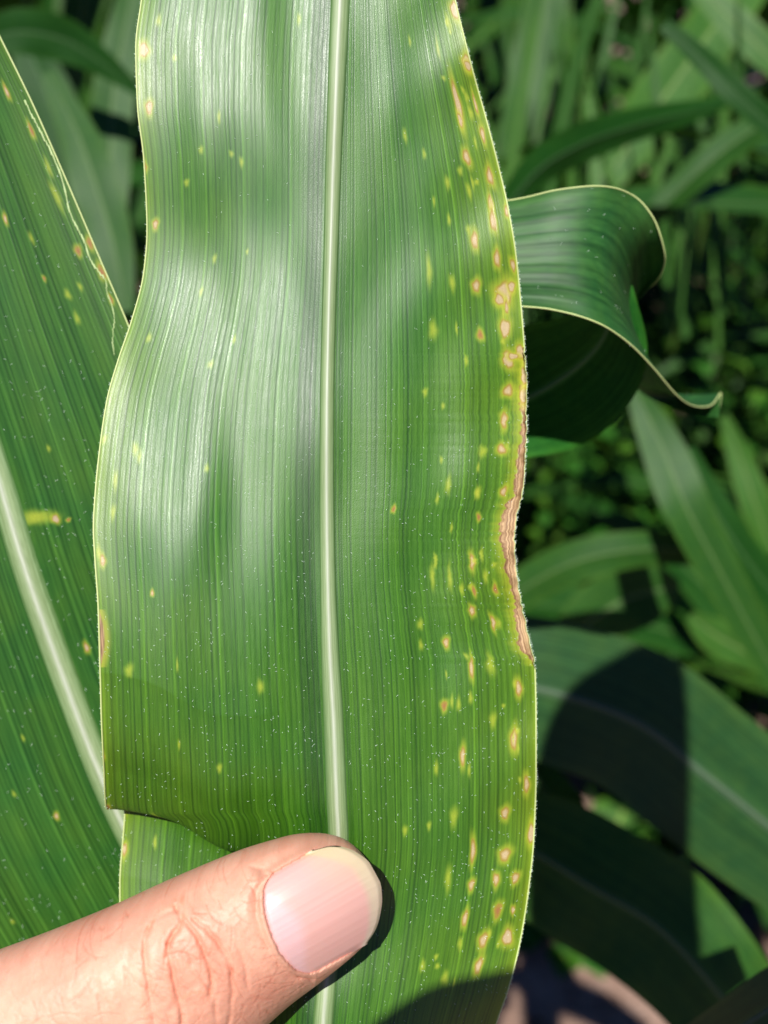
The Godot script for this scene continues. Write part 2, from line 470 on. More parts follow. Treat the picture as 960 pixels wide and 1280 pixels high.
func build_held_leaf(textures: Array) -> Node3D:
	var t := thing("maize_leaf", "broad glossy green leaf speckled with yellow and tan spots, pinned under the thumb", "leaf", lm(Vector3.ZERO), "", B)
	var ys := PackedFloat32Array()
	var y := float(VY0)
	while y < VY1:
		ys.append(y)
		y += 20.0 if (y < -20.0 or y > 1299.0) else (1.6 if y > 960.0 and y < 1120.0 else 2.2)
	ys.append(VY1)
	var nx := 261
	var ny := ys.size()
	var P := PackedVector3Array()
	P.resize(nx * ny)
	var UV := PackedVector2Array()
	UV.resize(nx * ny)
	for j in ny:
		for i in nx:
			var u := i / float(nx - 1)
			P[j * nx + i] = leaf_point(u, ys[j]) * 0.001
			UV[j * nx + i] = leaf_uv(u, ys[j])
	var N := grid_normals(P, nx, ny)
	# which part each cell belongs to: 0 blade, 1 dead strip, 2.. a spot
	var cell := PackedInt32Array()
	cell.resize((nx - 1) * (ny - 1))
	for j in ny - 1:
		var yc := (ys[j] + ys[j + 1]) * 0.5
		var dead := at_f(DEAD, VY0, yc)
		if dead > 1.0:
			var half := at_f(XR, VY0, yc) - at_f(XM, VY0, yc)
			var from_i := int((1.0 - 0.5 * dead / half) * (nx - 1))
			for i in range(from_i, nx - 1):
				cell[j * (nx - 1) + i] = 1
		var dl := 6.5 * (1.0 - pow(absf(yc - 798.0) / 36.0, 2.0))
		if dl > 1.0:
			var to_i := int(0.5 * dl / (at_f(XM, VY0, yc) - at_f(XL, VY0, yc)) * (nx - 1)) + 1
			for i in to_i:
				cell[j * (nx - 1) + i] = 2
	var n_parts := 3
	for s in spots:
		if s[2] < 3.4 and s[3] < 9:
			continue
		var su := spot_uv(s[0], s[1])
		var half3 := (at_f(XM, VY0, s[1]) - at_f(XL, VY0, s[1])) if su < 0.5 else (at_f(XR, VY0, s[1]) - at_f(XM, VY0, s[1]))
		var ru: float = s[2] / half3 * 0.5 * 1.25
		var any := false
		for j in ny - 1:
			var yc := (ys[j] + ys[j + 1]) * 0.5
			var ey: float = (yc - s[1]) / (s[3] * 1.25)
			if absf(ey) >= 1.0:
				continue
			var reach := ru * sqrt(1.0 - ey * ey)
			for i in range(maxi(0, int((su - reach) * (nx - 1))), mini(nx - 1, int((su + reach) * (nx - 1)) + 1)):
				if cell[j * (nx - 1) + i] == 0:
					cell[j * (nx - 1) + i] = n_parts
					any = true
		if any:
			n_parts += 1
	var lists := []
	for k in n_parts:
		lists.append(PackedInt32Array())
	for k in n_parts:
		pass
	var blade := PackedInt32Array()
	var others := {}
	for j in ny - 1:
		for i in nx - 1:
			var c := cell[j * (nx - 1) + i]
			var a := j * nx + i
			if c == 0:
				blade.append(a); blade.append(a + 1); blade.append(a + nx + 1)
				blade.append(a); blade.append(a + nx + 1); blade.append(a + nx)
			else:
				if not others.has(c):
					others[c] = []
				others[c].append(a)
	var mat := leaf_material("leaf_blade", Color(1, 1, 1), textures[0], textures[1], LEAF_BUMP, 1.0, 0.3, 0.52)
	mat.roughness_texture = textures[2]
	mat.roughness_texture_channel = BaseMaterial3D.TEXTURE_CHANNEL_GRAYSCALE
	put("blade", array_mesh(P, N, UV, blade), mat, t)
	for c in others:
		var p2 := PackedVector3Array()
		var n2 := PackedVector3Array()
		var u2 := PackedVector2Array()
		var ix := PackedInt32Array()
		var seen := {}
		for a in others[c]:
			for v in [a, a + 1, a + nx + 1, a, a + nx + 1, a + nx]:
				if not seen.has(v):
					seen[v] = p2.size()
					p2.append(P[v]); n2.append(N[v]); u2.append(UV[v])
				ix.append(seen[v])
		var o := put("dead_margin" if c <= 2 else "leaf_spot", array_mesh(p2, n2, u2, ix), mat, t)
		if c == 1:
			o.set_meta("label", "tan dried strip along the right margin")
		elif c == 2:
			o.set_meta("label", "small brown dried patch on the left margin")
	# midrib, a shallow pale ridge
	var MP := PackedVector3Array()
	var MU := PackedVector2Array()
	var mc := 15
	for j in ny:
		var wd := lookup(rib_w, ys[j]) * 0.5
		var xm := at_f(XM, VY0, ys[j])
		for i in mc:
			var f := i / float(mc - 1) * 2.0 - 1.0
			var p := leaf_point(spot_uv(xm + f * wd, ys[j]), ys[j])
			p.z += -0.12 + 0.5 * sqrt(maxf(0.0, 1.0 - f * f)) + 0.05 * exp(-f * f * 30.0)
			MP.append(p * 0.001)
			MU.append(Vector2((f + 1.0) * 0.5, (ys[j] - VY0) / (VY1 - VY0)))
	put("midrib", grid_mesh(MP, MU, mc, ny), midrib_material(), t)
	# the thin pale cartilage rim of both margins
	for e in [0.0, 1.0]:
		var path := PackedVector3Array()
		var rad := PackedFloat32Array()
		for j in range(0, ny, 2):
			path.append(leaf_point(e, ys[j]) * 0.001)
			rad.append(0.00011 if (e == 0.0 or at_f(DEAD, VY0, ys[j]) < 1.0) else 0.00005)
		put("margin_rim", tube_mesh(path, rad, 6), rim_material(), t)
	# short white hairs over the blade and along the margins
	var hairs := []
	for k in 3300:
		var u := rng.randf()
		var yy := rng.randf_range(0.0, 1280.0)
		if rng.randf() > 0.18 + 0.82 * smoothstep(300.0, 760.0, yy) or absf(u - 0.5) < 0.03:
			continue
		var p := leaf_point(u, yy)
		var tilt := Vector3(rng.randf_range(-1, 1), rng.randf_range(-1, 1), rng.randf_range(0.15, 0.7)).normalized()
		hairs.append([p * 0.001, tilt, rng.randf_range(0.0001, 0.0003)])
	for k in 1500:
		var yy := rng.randf_range(0.0, 1280.0)
		var right := rng.randf() < 0.72
		var p := leaf_point(1.0 if right else 0.0, yy)
		hairs.append([p * 0.001, Vector3((1.0 if right else -1.0), rng.randf_range(0.2, 1.0), rng.randf_range(-0.3, 0.5)).normalized(), rng.randf_range(0.0001, 0.00036)])
	hair_cloud(hairs, t)
	return t

func hair_cloud(hairs: Array, parent: Node3D) -> void:
	var cone := CylinderMesh.new()
	cone.top_radius = 0.000012
	cone.bottom_radius = 0.000022
	cone.height = 1.0
	cone.radial_segments = 4
	cone.rings = 0
	var mm := MultiMesh.new()
	mm.transform_format = MultiMesh.TRANSFORM_3D
	mm.mesh = cone
	mm.instance_count = hairs.size()
	for k in hairs.size():
		var d: Vector3 = hairs[k][1]
		var len: float = hairs[k][2]
		var s := d.cross(Vector3(0.3, 0.1, 0.9)).normalized()
		var bs := Basis(s, d * len, s.cross(d))
		mm.set_instance_transform(k, Transform3D(bs, hairs[k][0] + d * len * 0.45))
	var mi := MultiMeshInstance3D.new()
	mi.name = "leaf_hair"
	mi.multimesh = mm
	var m := StandardMaterial3D.new()
	m.albedo_color = Color(0.86, 0.93, 0.86)
	m.roughness = 0.4
	mi.material_override = m
	parent.add_child(mi, true)
	mi.set_meta("kind", "stuff")

var _midrib: StandardMaterial3D
func midrib_material() -> StandardMaterial3D:
	if _midrib:
		return _midrib
	var w := 64
	var h := 1024
	var st := streak_bytes(w, h, 30, 0.2, 31)
	var s2 := streak_bytes(w, h, 200, 0.3, 32)
	var data := PackedByteArray()
	data.resize(w * h * 3)
	for y in h:
		for x in w:
			var f := (x + 0.5) / w * 2.0 - 1.0
			var i := y * w + x
			var c := exp(-pow(f / 0.2, 2.0))
			var sd := pow(absf(f), 3.5)
			var k := (st[i] - 128) / 128.0 * 14.0 + (s2[i] - 128) / 128.0 * 10.0
			data[i * 3] = int(clampf(142 + 48 * c - 78 * sd + k, 0, 255))
			data[i * 3 + 1] = int(clampf(162 + 36 * c - 56 * sd + k, 0, 255))
			data[i * 3 + 2] = int(clampf(112 + 58 * c - 66 * sd + k, 0, 255))
	_midrib = leaf_material("midrib", Color(0.9, 0.9, 0.92), tex_rgb(w, h, data), null, 0.0, 0.42, 0.3)
	return _midrib

var _rim: StandardMaterial3D
func rim_material() -> StandardMaterial3D:
	if _rim == null:
		_rim = StandardMaterial3D.new()
		_rim.resource_name = "leaf_rim"
		_rim.albedo_color = Color(0.72, 0.77, 0.5)
		_rim.roughness = 0.5
	return _rim

# ------------------------------------------------------------------ other leaves
var leaf_tex: Array
func plain_leaf_textures() -> Array:
	var w := 256
	var h := 1024
	var prof := vein_profile(w, 90.0, 41)
	var st := streak_bytes(w, h, 24, 0.1, 42)
	var s2 := streak_bytes(w, h, 120, 0.3, 43)
	var cl := noise_bytes(w, h, 0.02, 44)
	var data := PackedByteArray()
	data.resize(w * h * 3)
	var hgt := PackedByteArray()
	hgt.resize(w * h)
	for y in h:
		for x in w:
			var i := y * w + x
			var a := absf((x + 0.5) / w - 0.5) * 2.0
			var k := 0.4 * prof[x] + 0.2 * (st[i] - 128) / 128.0 + 0.14 * (s2[i] - 128) / 128.0 + 0.2
			var rib := exp(-pow(a / 0.055, 2.0))
			var yel := 0.25 * pow(a, 10.0) + 0.1 * (cl[i] - 128) / 128.0
			data[i * 3] = int(clampf(lerpf(36.0 + 54.0 * k + 80.0 * yel, 138.0, rib * 0.85), 0, 255))
			data[i * 3 + 1] = int(clampf(lerpf(80.0 + 66.0 * k + 50.0 * yel, 164.0, rib * 0.85), 0, 255))
			data[i * 3 + 2] = int(clampf(lerpf(26.0 + 32.0 * k, 104.0, rib * 0.85), 0, 255))
			hgt[i] = int(clampf(120.0 + 80.0 * (prof[x] - 0.5) + 50.0 * rib, 0, 255))
	return [tex_rgb(w, h, data), tex_l(w, h, hgt)]

# a ribbon: centres (local m), side vectors (unit), half widths left/right, sag of the margins along the normal
func ribbon(path: Array, sides: Array, wl: Array, wr: Array, fold: float, nv: int, nu: int, wave := 0.0, ph := 0.0) -> ArrayMesh:
	var P := PackedVector3Array()
	var UV := PackedVector2Array()
	var n := path.size()
	for j in nv:
		var t := j / float(nv - 1) * (n - 1)
		var c: Vector3 = catmull(path, t)
		var s: Vector3 = catmull(sides, t)
		s = s.normalized()
		var tan: Vector3 = catmull(path, minf(t + 0.05, n - 1)) - catmull(path, maxf(t - 0.05, 0))
		var nrm := tan.cross(s).normalized()
		var l: float = maxf(catmull(wl, t), 0.0)
		var r: float = maxf(catmull(wr, t), 0.0)
		for i in nu:
			var u := i / float(nu - 1)
			var f := (u - 0.5) * 2.0
			var wd := l if f < 0.0 else r
			var off := fold * wd * absf(f) * (1.0 - 0.35 * absf(f))
			off += wave * wd * f * f * sin(t * 4.1 + ph + (1.7 if f > 0.0 else 0.0))
			P.append(c + s * wd * f + nrm * off)
			UV.append(Vector2(u, t / (n - 1)))
	return grid_mesh(P, UV, nu, nv)

# one leaf seen in the picture: points [x, y (picture pixels), distance from the camera mm, half width in picture pixels, roll degrees]
func seen_leaf(called: String, label: String, pts: Array, mat: Material, fold := 0.12, wave := 0.06, nv := 70, nu := 17) -> Node3D:
	var cen := []
	var w := []
	for p in pts:
		cen.append(px(p[0], p[1], D - p[2]))
		w.append(p[3] * 0.1 * p[2] / D * 0.001)
	var mid: Vector3 = cen[cen.size() / 2]
	var t := thing(called, label, "leaf", lm(mid), "", B)
	var path := []
	var sides := []
	for k in cen.size():
		path.append((cen[k] - mid) * 0.001)
		var tg: Vector3 = (cen[mini(k + 1, cen.size() - 1)] - cen[maxi(k - 1, 0)]).normalized()
		var s := Vector3(0, 0, 1).cross(tg).normalized()
		var roll: float = deg_to_rad(pts[k][4])
		var nn := tg.cross(s).normalized()
		sides.append((s * cos(roll) + nn * sin(roll)).normalized())
	put("blade", ribbon(path, sides, w, w, fold, nv, nu, wave, rng.randf() * 6.0), mat, t)
	# midrib on the underside and the upper side: a slim tapering rod set into the fold
	var pp := PackedVector3Array()
	var rr := PackedFloat32Array()
	for j in 40:
		var tt := j / 39.0 * (path.size() - 1)
		pp.append(catmull(path, tt))
		var ww: float = catmull(w, tt)
		rr.append(maxf(0.00008, ww * 0.024))
	put("midrib", tube_mesh(pp, rr, 6), far_rib(mat), t)
	return t

func over_leaf(mat: Material) -> void:
	var path := []
	var sides := []
	var w := []
	var o := Vector3(20, 0, 185)
	for p in [[-27, 20, 168, 2], [-20, 19, 170, 9], [-8, 16, 172, 15.5], [12, 12, 176, 20], [45, 2, 182, 24], [90, -16, 184, 24], [140, -52, 176, 20]]:
		path.append((Vector3(p[0], p[1], p[2]) - o) * 0.001)
		sides.append(Vector3(0.2, 1, 0.05).normalized())
		w.append(p[3] * 0.001)
	var t := thing("maize_leaf", "leaf end arching over behind the viewer, shading the held leaf's lower end", "leaf", lm(o), "", B)
	put("blade", ribbon(path, sides, w, w, -0.12, 60, 15, 0.04), mat, t)

func end_leaf(mat: Material) -> void:
	var path := []
	var sides := []
	var w := []
	var o := Vector3(20, 0, 185)
	for p in [[36, -160, 200, 22], [27, -90, 192, 23], [19, -20, 186, 23], [15.5, 50, 182, 22.5], [16, 90, 181, 21], [20, 110, 180, 16], [27, 121, 180, 7], [30, 124, 180, 1]]:
		path.append((Vector3(p[0], p[1], p[2]) - o) * 0.001)
		sides.append(Vector3(1, 0.1, 0.1).normalized())
		w.append(p[3] * 0.001)
	var t := thing("maize_leaf", "blunt leaf standing up behind the viewer, shading the grey-green leaf at lower right", "leaf", lm(o), "", B)
	put("blade", ribbon(path, sides, w, w, -0.12, 60, 15, 0.04), mat, t)

var far_ribs := {}
func far_rib(mat: StandardMaterial3D) -> StandardMaterial3D:
	if not far_ribs.has(mat):
		var m := StandardMaterial3D.new()
		m.resource_name = mat.resource_name + "_rib"
		m.albedo_color = Color(0.42, 0.53, 0.32) * mat.albedo_color
		m.roughness = 0.55
		far_ribs[mat] = m
	return far_ribs[mat]

func build_left_leaf() -> void:
	var w := 512
	var h := 1024
	var prof := vein_profile(w, 210.0, 61)
	var st := streak_bytes(w, h, 30, 0.12, 62)
	var s2 := streak_bytes(w, h, 100, 0.3, 63)
	var cl := noise_bytes(w, h, 0.012, 64)
	var gr := noise_bytes(w, h, 0.45, 65)
	var data := PackedByteArray()
	data.resize(w * h * 3)
	var hgt := PackedByteArray()
	hgt.resize(w * h)
	for y in h:
		for x in w:
			var i := y * w + x
			var u := (x + 0.5) / w
			var a := absf(u - 0.5) * 2.0
			var k := 0.62 * prof[x] + 0.16 * (st[i] - 128) / 128.0 + 0.1 * (s2[i] - 128) / 128.0 + 0.04 + 0.06 * (gr[i] - 128) / 128.0
			var yel := 0.12 * pow(a, 4.0) + 0.16 * pow(a, 16.0) + 0.1 * (cl[i] - 128) / 128.0
			data[i * 3] = int(clampf(28.0 + 56.0 * k + 90.0 * yel, 0, 255))
			data[i * 3 + 1] = int(clampf(68.0 + 70.0 * k + 56.0 * yel, 0, 255))
			data[i * 3 + 2] = int(clampf(16.0 + 31.0 * k - 4.0 * yel, 0, 255))
			hgt[i] = int(clampf(118.0 + 70.0 * (prof[x] - 0.5) + 24.0 * (gr[i] - 128) / 128.0, 0, 255))
	# midrib path in picture pixels and height, half widths in pixels
	var mid := [Vector3(-230, -260, -12), Vector3(-170, -60, -12), Vector3(-120, 160, -12), Vector3(-62, 400, -13), Vector3(0, 600, -14), Vector3(36, 720, -15), Vector3(82, 850, -17), Vector3(134, 985, -19), Vector3(195, 1110, -21), Vector3(275, 1260, -24), Vector3(370, 1420, -28)]
	var wr := [60.0, 106.0, 162.0, 204.0, 221.0, 226.0, 228.0, 226.0, 220.0, 210.0, 190.0]
	var wl := [90.0, 150.0, 200.0, 220.0, 230.0, 232.0, 232.0, 228.0, 220.0, 210.0, 190.0]
	var list := []
	for s in [[38, 160, 5, 9, 3], [8, 115, 5, 10, 1], [97, 313, 6, 8, 3], [112, 305, 6, 9, 3], [127, 341, 7, 11, 3], [138, 374, 4, 7, 3], [6, 273, 4, 7, 1], [84, 367, 5, 8, 0], [96, 399, 5, 8, 0], [108, 810, 5, 11, 1], [60, 210, 5, 12, 0], [70, 245, 7, 16, 0], [54, 345, 3, 4, 3], [100, 360, 4, 6, 0], [38, 295, 4, 8, 0], [28, 922, 3, 7, 0], [70, 1020, 4, 8, 1], [14, 1150, 3, 6, 0], [16, 990, 3, 7, 0], [60, 560, 3, 6, 0], [52, 648, 26, 15, 0], [40, 646, 20, 13, 0], [69, 648, 6.5, 13, 2], [85, 650, 4, 5, 3]]:
		var c := left_uv(mid, wl, wr, Vector2(s[0], s[1]))
		list.append([c.x * w, c.y * h, s[2] * 0.75 / 226.0 * 0.5 * w, s[3] * 0.8 / 1820.0 * h, s[4]])
	rng.seed = 77
	paint_spots(data, hgt, w, h, list)
	var mat := leaf_material("left_leaf_blade", Color(0.93, 0.93, 1.0), tex_rgb(w, h, data), tex_l(w, h, hgt), LEAF_BUMP, 0.46, 0.3)
	var t := thing("maize_leaf", "green leaf with pale slanting midrib at the left edge, half hidden behind the spotted leaf", "leaf", lm(Vector3(-45, 0, -14)), "", B)
	var o := Vector3(-45, 0, -14)
	var nv := 420
	var nu := 121
	var P := PackedVector3Array()
	var UV := PackedVector2Array()
	for j in nv:
		for i in nu:
			var u := i / float(nu - 1)
			var tt := j / float(nv - 1)
			P.append((left_point(mid, wl, wr, u, tt) - o) * 0.001)
			UV.append(Vector2(u, tt))
	put("blade", grid_mesh(P, UV, nu, nv), mat, t)
	var MP := PackedVector3Array()
	var MU := PackedVector2Array()
	for j in nv:
		var tt := j / float(nv - 1)
		for i in 13:
			var f := i / 12.0 * 2.0 - 1.0
			var p := left_point(mid, wl, wr, 0.5 + f * 0.04, tt)
			p.z += -0.1 + 0.55 * sqrt(maxf(0.0, 1.0 - f * f)) + 0.12 * exp(-f * f * 30.0)
			MP.append((p - o) * 0.001)
			MU.append(Vector2((f + 1.0) * 0.5, tt))
	put("midrib", grid_mesh(MP, MU, 13, nv), midrib_material(), t)
	for e in [0.0, 1.0]:
		var path := PackedVector3Array()
		var rad := PackedFloat32Array()
		for j in range(0, nv, 2):
			path.append((left_point(mid, wl, wr, e, j / float(nv - 1)) - o) * 0.001)
			rad.append(0.00011)
		put("margin_rim", tube_mesh(path, rad, 6), rim_material(), t)
	# the pale winding tunnel of a leaf miner: a slightly raised thread on the blade
	var tr := [Vector2(30, 124), Vector2(40, 144), Vector2(50, 163), Vector2(64, 190), Vector2(75, 216), Vector2(82, 240), Vector2(87, 264), Vector2(98, 288), Vector2(106, 303), Vector2(112, 322), Vector2(122, 338), Vector2(132, 350), Vector2(134, 366), Vector2(140, 382), Vector2(143, 400), Vector2(141, 425), Vector2(143, 445)]
	var tp := PackedVector3Array()
	var tw := PackedFloat32Array()
	for k in 120:
		var q: Vector2 = catmull(tr, k / 119.0 * (tr.size() - 1))
		var uv := left_uv(mid, wl, wr, q)
		tp.append((left_point(mid, wl, wr, uv.x, uv.y) + Vector3(0, 0, 0.02) - o) * 0.001)
		tw.append((0.00016 if k < 80 else 0.0001) * (0.75 + 0.25 * sin(k * 0.9)))
	var tm := StandardMaterial3D.new()
	tm.albedo_color = Color(0.66, 0.74, 0.5)
	tm.roughness = 0.5
	var trail := put("miner_trail", tube_mesh(tp, tw, 6), tm, t)
	trail.set_meta("label", "pale winding leaf miner tunnel")
	var hairs := []
	for k in 1300:
		var p := left_point(mid, wl, wr, rng.randf(), rng.randf_range(0.15, 0.9)) - o
		hairs.append([p * 0.001, Vector3(rng.randf_range(-1, 1), rng.randf_range(-1, 1), rng.randf_range(0.15, 0.7)).normalized(), rng.randf_range(0.0002, 0.0005)])
	hair_cloud(hairs, t)

func left_point(mid: Array, wl: Array, wr: Array, u: float, tt: float) -> Vector3:
	var t := tt * (mid.size() - 1)
	var c: Vector3 = catmull(mid, t)
	var d: Vector3 = catmull(mid, minf(t + 0.1, mid.size() - 1)) - catmull(mid, maxf(t - 0.1, 0))
	var s := Vector2(-d.y, d.x).normalized() * -1.0       # to the right of the midrib
	var f := (u - 0.5) * 2.0
	var wd: float = catmull(wr if f > 0.0 else wl, t)
	var z := c.z
	if f > 0.0:
		z += 3.4 * f + 0.8 * sin(t * 1.6 + 0.5) * f * f + 0.35 * sin(f * 9.0) * f * (1.0 - f)
	else:
		z += 2.0 * f * f + 0.5 * sin(t * 1.9) * f * f
	return px(c.x + s.x * wd * f, c.y + s.y * wd * f, z)

func left_uv(mid: Array, wl: Array, wr: Array, q: Vector2) -> Vector2:    # nearest point on the midrib curve
	var best := 1e9
	var out := Vector2.ZERO
	for k in 400:
		var t := k / 399.0 * (mid.size() - 1)
		var c: Vector3 = catmull(mid, t)
		var dd := Vector2(c.x, c.y).distance_to(q)
		if dd < best:
			best = dd
			var d: Vector3 = catmull(mid, minf(t + 0.1, mid.size() - 1)) - catmull(mid, maxf(t - 0.1, 0))
			var s := Vector2(-d.y, d.x).normalized() * -1.0
			var side := (q - Vector2(c.x, c.y)).dot(s)
			var wd: float = catmull(wr if side > 0.0 else wl, t)
			out = Vector2(0.5 + 0.5 * side / wd, t / (mid.size() - 1))
	return out

func build_curled_leaf() -> void:
	# lofted between its upper margin, a middle line and its lower margin (picture pixels, height mm)
	var up := [Vector3(540, 262, -20), Vector3(640, 250, -17), Vector3(700, 237, -15), Vector3(755, 233, -15), Vector3(792, 245, -17.5), Vector3(815, 270, -18.5), Vector3(827, 300, -20), Vector3(831, 328, -23), Vector3(819, 353, -29), Vector3(788, 372, -44), Vector3(768, 385, -56)]
	var md := [Vector3(540, 322, -17), Vector3(640, 315, -14.8), Vector3(700, 311, -13.6), Vector3(740, 314, -14.0), Vector3(764, 329, -16.6), Vector3(779, 355, -22.5), Vector3(788, 388, -32), Vector3(788, 420, -42), Vector3(778, 448, -50), Vector3(778, 468, -56), Vector3(790, 480, -60)]
	var lo := [Vector3(540, 380, -18), Vector3(650, 383, -15), Vector3(700, 389, -14), Vector3(748, 404, -14), Vector3(785, 428, -17), Vector3(815, 458, -21), Vector3(845, 493, -27), Vector3(866, 507, -33), Vector3(888, 507, -38), Vector3(900, 492, -44)]
	var o := px(730, 330, -14)
	var t := thing("maize_leaf", "dark bluish green leaf curling over, sticking out right of the spotted leaf", "leaf", lm(o), "", B)
	var nv := 170
	var nu := 61
	var P := PackedVector3Array()
	var UV := PackedVector2Array()
	for j in nv:
		var tt := j / float(nv - 1) * (up.size() - 1)
		var a: Vector3 = catmull(up, tt)
		var m: Vector3 = catmull(md, tt)
		var b: Vector3 = catmull(lo, tt)
		for i in nu:
			var f := i / float(nu - 1)
			var l0 := 2.0 * (f - 0.5) * (f - 1.0)
			var l1 := -4.0 * f * (f - 1.0)
			var l2 := 2.0 * f * (f - 0.5)
			var q := a * l0 + m * l1 + b * l2
			P.append((px(q.x, q.y, q.z + 0.05 * sin(f * 34.0)) - o) * 0.001)
			UV.append(Vector2(0.56 + 0.42 * (1.0 - f), tt / (up.size() - 1) * 0.6))
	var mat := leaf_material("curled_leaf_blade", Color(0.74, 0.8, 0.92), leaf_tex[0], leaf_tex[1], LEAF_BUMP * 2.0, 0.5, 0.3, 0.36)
	# vertices run from upper margin to lower: flip so that the upper side faces the camera
	var idx := PackedInt32Array()
	for j in nv - 1:
		for i in nu - 1:
			var a2 := j * nu + i
			for v in [a2, a2 + nu + 1, a2 + 1, a2, a2 + nu, a2 + nu + 1]:
				idx.append(v)
	var N := grid_normals(P, nu, nv)
	for k in N.size():
		N[k] = -N[k]
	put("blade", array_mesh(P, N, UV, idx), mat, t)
	for e in [0, nu - 1]:
		var path := PackedVector3Array()
		var rad := PackedFloat32Array()
		for j in int(nv * 0.985):
			path.append(P[j * nu + e])
			rad.append(0.00013 * smoothstep(1.0, 0.9, j / float(nv)))
		put("margin_rim", tube_mesh(path, rad, 6), rim_material(), t)
	var hairs := []
	for k in 70:
		var v := rng.randi() % P.size()
		hairs.append([P[v], Vector3(rng.randf_range(-1, 1), rng.randf_range(-1, 1), rng.randf_range(0.1, 0.6)).normalized(), rng.randf_range(0.0002, 0.0005)])
	hair_cloud(hairs, t)

# ------------------------------------------------------------------ the hand
const AX := Vector2(0.866, -0.5)        # along the thumb (picture axes), and across it
const PX_ := Vector2(0.5, 0.866)
const TC := Vector2(360, 1140)

func thumb_mm(s: float, p: float, z: float) -> Vector3:   # s, p in picture pixels from TC
	var q := TC + AX * s + PX_ * p
	var k := 0.1 * (D - z) / D
	return Vector3((q.x - 480.0) * k, (640.0 - q.y) * k, z)

const HN := [[0, 0], [1, 15], [2, 27.5], [3.6, 46], [5.9, 66], [8.06, 81], [9.5, 88], [11.4, 97], [13.1, 103], [15.5, 111], [17.2, 116], [19.6, 128], [21.3, 140], [24, 160]]
const HP := [[0, 0], [1, 15], [2, 28.5], [3.6, 50], [5.9, 73], [8.06, 86], [9.5, 91], [11.4, 97], [13.1, 102], [15.5, 116], [17.2, 125], [19.6, 140], [21.3, 158], [24, 180]]
const ZT := [[-460, 21], [-330, 20.5], [-220, 19.6], [-150, 18.8], [-60, 17.0], [-20, 16.2], [30, 14.2], [70, 11.6], [100, 8.6], [112, 6.6], [118, 3.0]]
const ZB := [[-460, -4], [-250, -1.5], [-100, -2.2], [40, -2.6], [90, -2.2], [112, -0.6], [118, 1.6]]

func nail_top(s: float, p: float) -> float:
	return 16.15 - (s + 30.0) * 0.019 - pow((s + 30.0) / 150.0, 2.0) * 4.2 - 5.0 * pow(absf(p - 4.0) / 84.0, 2.3)

func nail_base(a: float) -> float:
	return lookup([[-1.02, 14], [-0.95, 0], [-0.82, -12], [-0.24, -29], [0.33, -34], [0.75, -28], [0.93, -18], [1.02, 0]], a)

func nail_front(a: float) -> float:
	return lookup([[-1.0, 66], [-0.92, 86], [-0.8, 99], [-0.55, 112], [-0.25, 119], [0.1, 118.5], [0.4, 111], [0.7, 96], [0.88, 82], [1.0, 66]], a)

const NAIL_MID := 16.0
const NAIL_HALF := 67.0

func thumb_point(s: float, th: float) -> Vector3:     # th 0 at +p side, PI/2 on top
	var q := sqrt(maxf(0.0, 118.0 - s))
	var hn := lookup(HN, q)
	var hp := lookup(HP, q)
	var zt := lookup(ZT, s)
	var zb := lookup(ZB, s)
	var zc := zb + (zt - zb) * 0.44
	var c := cos(th)
	var n := sin(th)
	var p := (hp if c > 0.0 else hn) * signf(c) * pow(absf(c), 0.92)
	var z := zc + ((zt - zc) if n > 0.0 else (zc - zb)) * signf(n) * pow(absf(n), 0.88)
	if n > 0.0:
		var a := (p - NAIL_MID) / NAIL_HALF
		if absf(a) < 1.35 and s > -60.0:
			var ac := clampf(a, -1.0, 1.0)
			var d_base := nail_base(ac) - s                      # > 0 behind the cuticle
			var d_side := (absf(a) - 1.0) * NAIL_HALF            # > 0 outside the side folds
			var out := maxf(d_base, d_side)
			var zn := nail_top(s, p)
			if out < 0.0:
				z = lerpf(minf(z, zn - 0.3 - 0.02 * minf(-out, 20.0)), z, smoothstep(-6.0, 4.0, s - nail_front(ac)))
			else:
				var lift := 0.55 if d_base > d_side else 0.4
				var target := zn + lift * exp(-pow((out - 4.0) / 5.0, 2.0)) - 0.1
				z = lerpf(lerpf(target, z, smoothstep(2.0, 26.0, out)), z, smoothstep(30.0, 80.0, s))
		# creases over the knuckle
		z += crease_height(s, p) * smoothstep(0.15, 0.55, n)
	return thumb_mm(s, p, z)

var creases := []
func crease_height(s: float, p: float) -> float:
	if s > -5.0 or s < -330.0:
		return 0.0
	var z := 0.0
	var q := TC + AX * s + PX_ * p
	for c in creases:
		var bb: Rect2 = c[2]
		if not bb.has_point(q):
			continue
		var best := 1e9
		var pts: PackedVector2Array = c[0]
		for k in pts.size() - 1:
			var g := Geometry2D.get_closest_point_to_segment(q, pts[k], pts[k + 1])
			best = minf(best, g.distance_to(q))
		z -= (1.1 + 0.7 * wn.get_noise_2d(q.x * 3.0, q.y * 3.0)) * c[1] * (exp(-pow(best / 2.5, 2.0)) - 0.22 * exp(-pow((best - 7.0) / 7.0, 2.0)))
	return z

func add_crease(raw: Array, depth: float) -> void:
	var pts := PackedVector2Array()
	var n := raw.size()
	for k in (n - 1) * 5 + 1:
		var v: Vector2 = catmull(raw, k / 5.0)
		v += Vector2(sin(k * 1.7 + depth * 40.0), cos(k * 2.3)) * 0.8
		pts.append(v)
	var bb := Rect2(pts[0], Vector2.ZERO)
	for v in pts:
		bb = bb.expand(v)
	creases.append([pts, depth, bb.grow(24.0)])

